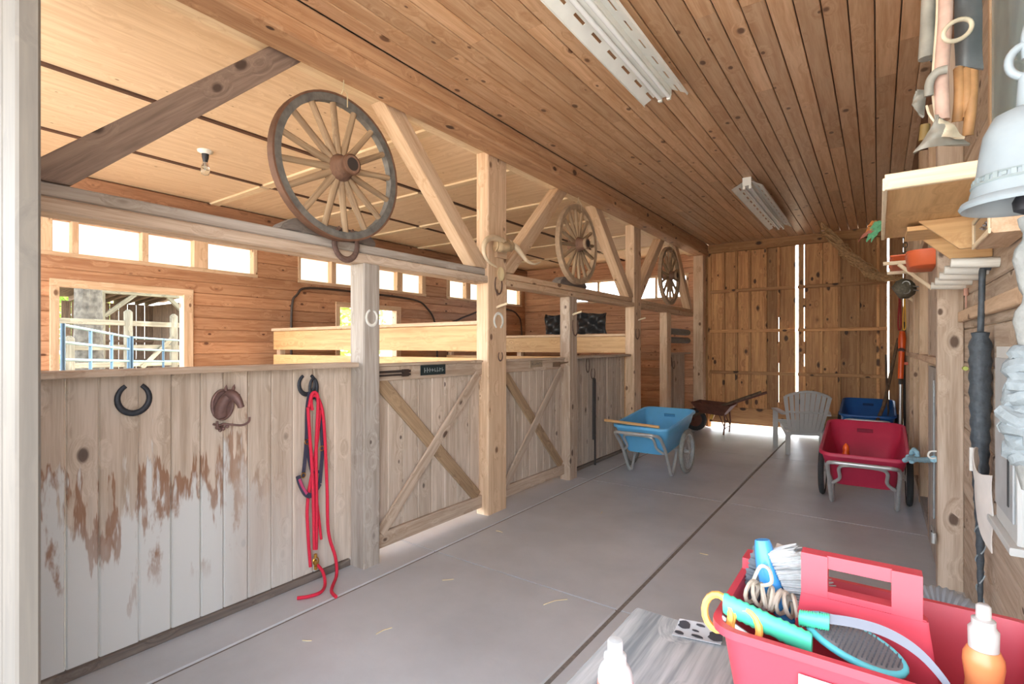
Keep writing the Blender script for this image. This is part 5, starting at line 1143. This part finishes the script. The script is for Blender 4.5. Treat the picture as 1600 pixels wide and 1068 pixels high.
def bush(label, loc, rad, n, seed, size, h):
    t = thing('leafy_bush', label, 'bush', loc, group='bushes beyond the paddock')
    m = MB(); r_ = random.Random(seed)
    for k in range(6): m.tube([(0, 0, 0), (r_.uniform(-.3, .3) * rad[0], r_.uniform(-.3, .3) * rad[1], h * .5), (r_.uniform(-.6, .6) * rad[0], r_.uniform(-.6, .6) * rad[1], h * .9)], [.05, .035, .015], 6)
    m.build('stems', barkm, t); foliage(t, (0, 0, h * .6), (rad[0], rad[1], h * .45), n, seed, size, leafm[0]); foliage(t, (.1, 0, h * .5), (rad[0] * .9, rad[1] * .9, h * .42), n // 2, seed + 50, size, leafm[1]); return t
bush('yellow-green bush left of the big tree trunk', (-22.3, 5.2, -.2), (2.0, 1.6, 1), 2400, 11, .13, 6.0)
bush('bright green bush seen through the second stall opening', (-12.5, 8.6, -.2), (1.5, 1.8, 1), 1600, 12, .11, 3.6)
bush('bright bush farther along beyond the second opening', (-12.2, 13.2, -.2), (1.5, 1.8, 1), 1200, 13, .11, 3.4)
# --- open-fronted field shelter
t = thing('field_shelter', 'open-fronted brown timber shelter behind the paddock fence', 'shelter', (-17.5, 5.6, -.17)); q = t.location
gx0, gx1, gy0, gy1 = -19.2, -16.1, 4.45, 6.75
for k in range(10):
    a = gy0 + (gy1 - gy0) * k / 10; box('wall_board', gx0, gx0 + .03, a + .006, a + .224, -.17, 2.75, 'outwood', t, .004)
for k in range(12):
    a = gx0 + (gx1 - gx0) * k / 12; box('wall_board', a + .004, a + .254, gy1, gy1 + .03, -.17, 2.75, 'outwood', t, .004)
for k in range(4): box('wall_rail', gx0 + .031, gx0 + .10, gy0, gy1, .35 + .6 * k, .43 + .6 * k, 'outwood', t)
beam2('roof_sheet', Vector((gx0 - .2, (gy0 + gy1) / 2, 2.90)) - q, Vector((gx1 + .5, (gy0 + gy1) / 2, 3.16)) - q, gy1 - gy0 + .8, .04, 'outwood', t)
for k in range(8):
    yy = gy0 + .2 + k * (gy1 - gy0 - .4) / 7; beam2('rafter', Vector((gx0, yy, 2.80)) - q, Vector((gx1 + .3, yy, 3.03)) - q, .06, .14, 'outwood', t)
box('front_beam', gx1 - .08, gx1 + .08, gy0 - .1, gy1 + .2, 2.78, 2.93, 'rail', t)
for yy in (gy0, gy1 - .14): box('post', gx1 - .07, gx1 + .07, yy, yy + .14, -.17, 2.78, 'rail', t)
for ya, yb in ((gy0 + .14, gy0 + .80), (gy1 - .14, gy1 - .72)): beam2('knee_brace', Vector((gx1, ya, 2.2)) - q, Vector((gx1, yb, 2.8)) - q, .10, .10, 'rail', t)
# --- rail fence
t = thing('rail_fence', 'weathered wooden post-and-rail fence around the paddock', 'fence', (-13.0, 4.3, -.17)); q = t.location
fp_ = [(-12.6, 2.2), (-12.9, 3.12), (-13.1, 4.15), (-13.4, 5.14), (-13.6, 6.6)]
hs = [1.62, 1.75, 2.33, 2.30, 2.2]
for (a, b), h2 in zip(fp_, hs): m = MB(); m.tube([(0, 0, 0), (0, 0, h2), (0, 0, h2 + .05)], [.085, .08, .03], 10); m.build('post', wood('rail', 'z', 'x'), t, (a - q.x, b - q.y, 0))
for (a, b), (c_, d_) in zip(fp_, fp_[1:]):
    for zz in (.40, .78, 1.14, 1.50, 2.02): beam2('rail', Vector((a, b, zz - .1)) - q, Vector((c_, d_, zz - .1)) - q, .05, .11, 'rail', t)
beam2('gate_diagonal', Vector((-13.1, 4.4, .95)) - q, Vector((-13.32, 5.06, 1.6)) - q, .04, .09, 'rail', t)
# --- steel pipe panels
pipe = plain('pale_green_pipe', (112,140,142), .45, .3, .1, 10); pipeb = plain('blue_pipe', (64,90,108), .45, .3, .1, 10)
def panel(label, a, b, za, zb, n_up):
    t = thing('corral_gate', label, 'gate', (a[0], a[1], -.17), group='steel pipe corral panels'); A = Vector((0, 0, 0)); B = Vector((b[0] - a[0], b[1] - a[1], 0))
    for k in range(6):
        m = MB(); m.tube([A + Vector((0, 0, za + .17 - .21 * k)), B + Vector((0, 0, zb + .17 - .21 * k))], .019, 8); m.build('rail', pipe, t)
    for k in range(n_up + 1):
        u = k / n_up; p = A.lerp(B, u); m = MB(); m.tube([p, p + Vector((0, 0, za + (zb - za) * u + .19))], .021 if 0 < k < n_up else .026, 8); m.build('upright', pipeb, t)
    return t
panel('nearer pale green pipe panel outside the first stall opening', (-8.03, 1.88), (-10.68, 3.39), 1.68, 1.585, 3)
panel('farther pale green pipe panel outside the first stall opening', (-10.72, 3.45), (-11.6, 4.75), 1.58, 1.53, 2)

# ================================================================ straw bits on the floor
r6 = random.Random(21)
for k, (a, b) in enumerate(((-1.456, 2.452, 0.003)[:2], (-2.128, 2.307, 0.003)[:2], (-2.004, 1.706, 0.003)[:2], (-1.113, 6.035, 0.003)[:2], (-0.968, 3.609, 0.003)[:2], (-2.361, 3.134, 0.003)[:2], (-2.240, 1.434, 0.003)[:2], (-1.923, 4.006, 0.003)[:2])):
    an = r6.uniform(0, 6.28); L = r6.uniform(.03, .07) * (1.3 if k == 0 else .7); d = Vector((math.cos(an), math.sin(an), 0)); p = Vector((a, b, .003))
    m = MB(); m.tube([p - d * L, p + Vector((-d.y, d.x, .2)) * L * .15, p + d * L], .0022, 5); o = m.build('straw_bit', plain('straw', (222,206,164), .8), None); setp(o, ['longest pale straw bit, left of the grey bench', 'straw bit on the floor in front of the nearest X-braced door', 'straw bit in the open floor right of the red rope ends', 'straw bit between the light blue and red carts', 'straw bit beside the long floor joint above the bench', 'straw bit near the foot of the tall horned post', 'straw bit nearest the camera on the left floor', 'straw bit in front of the second X-braced door'][k], 'straw', 'straw bits on the floor')
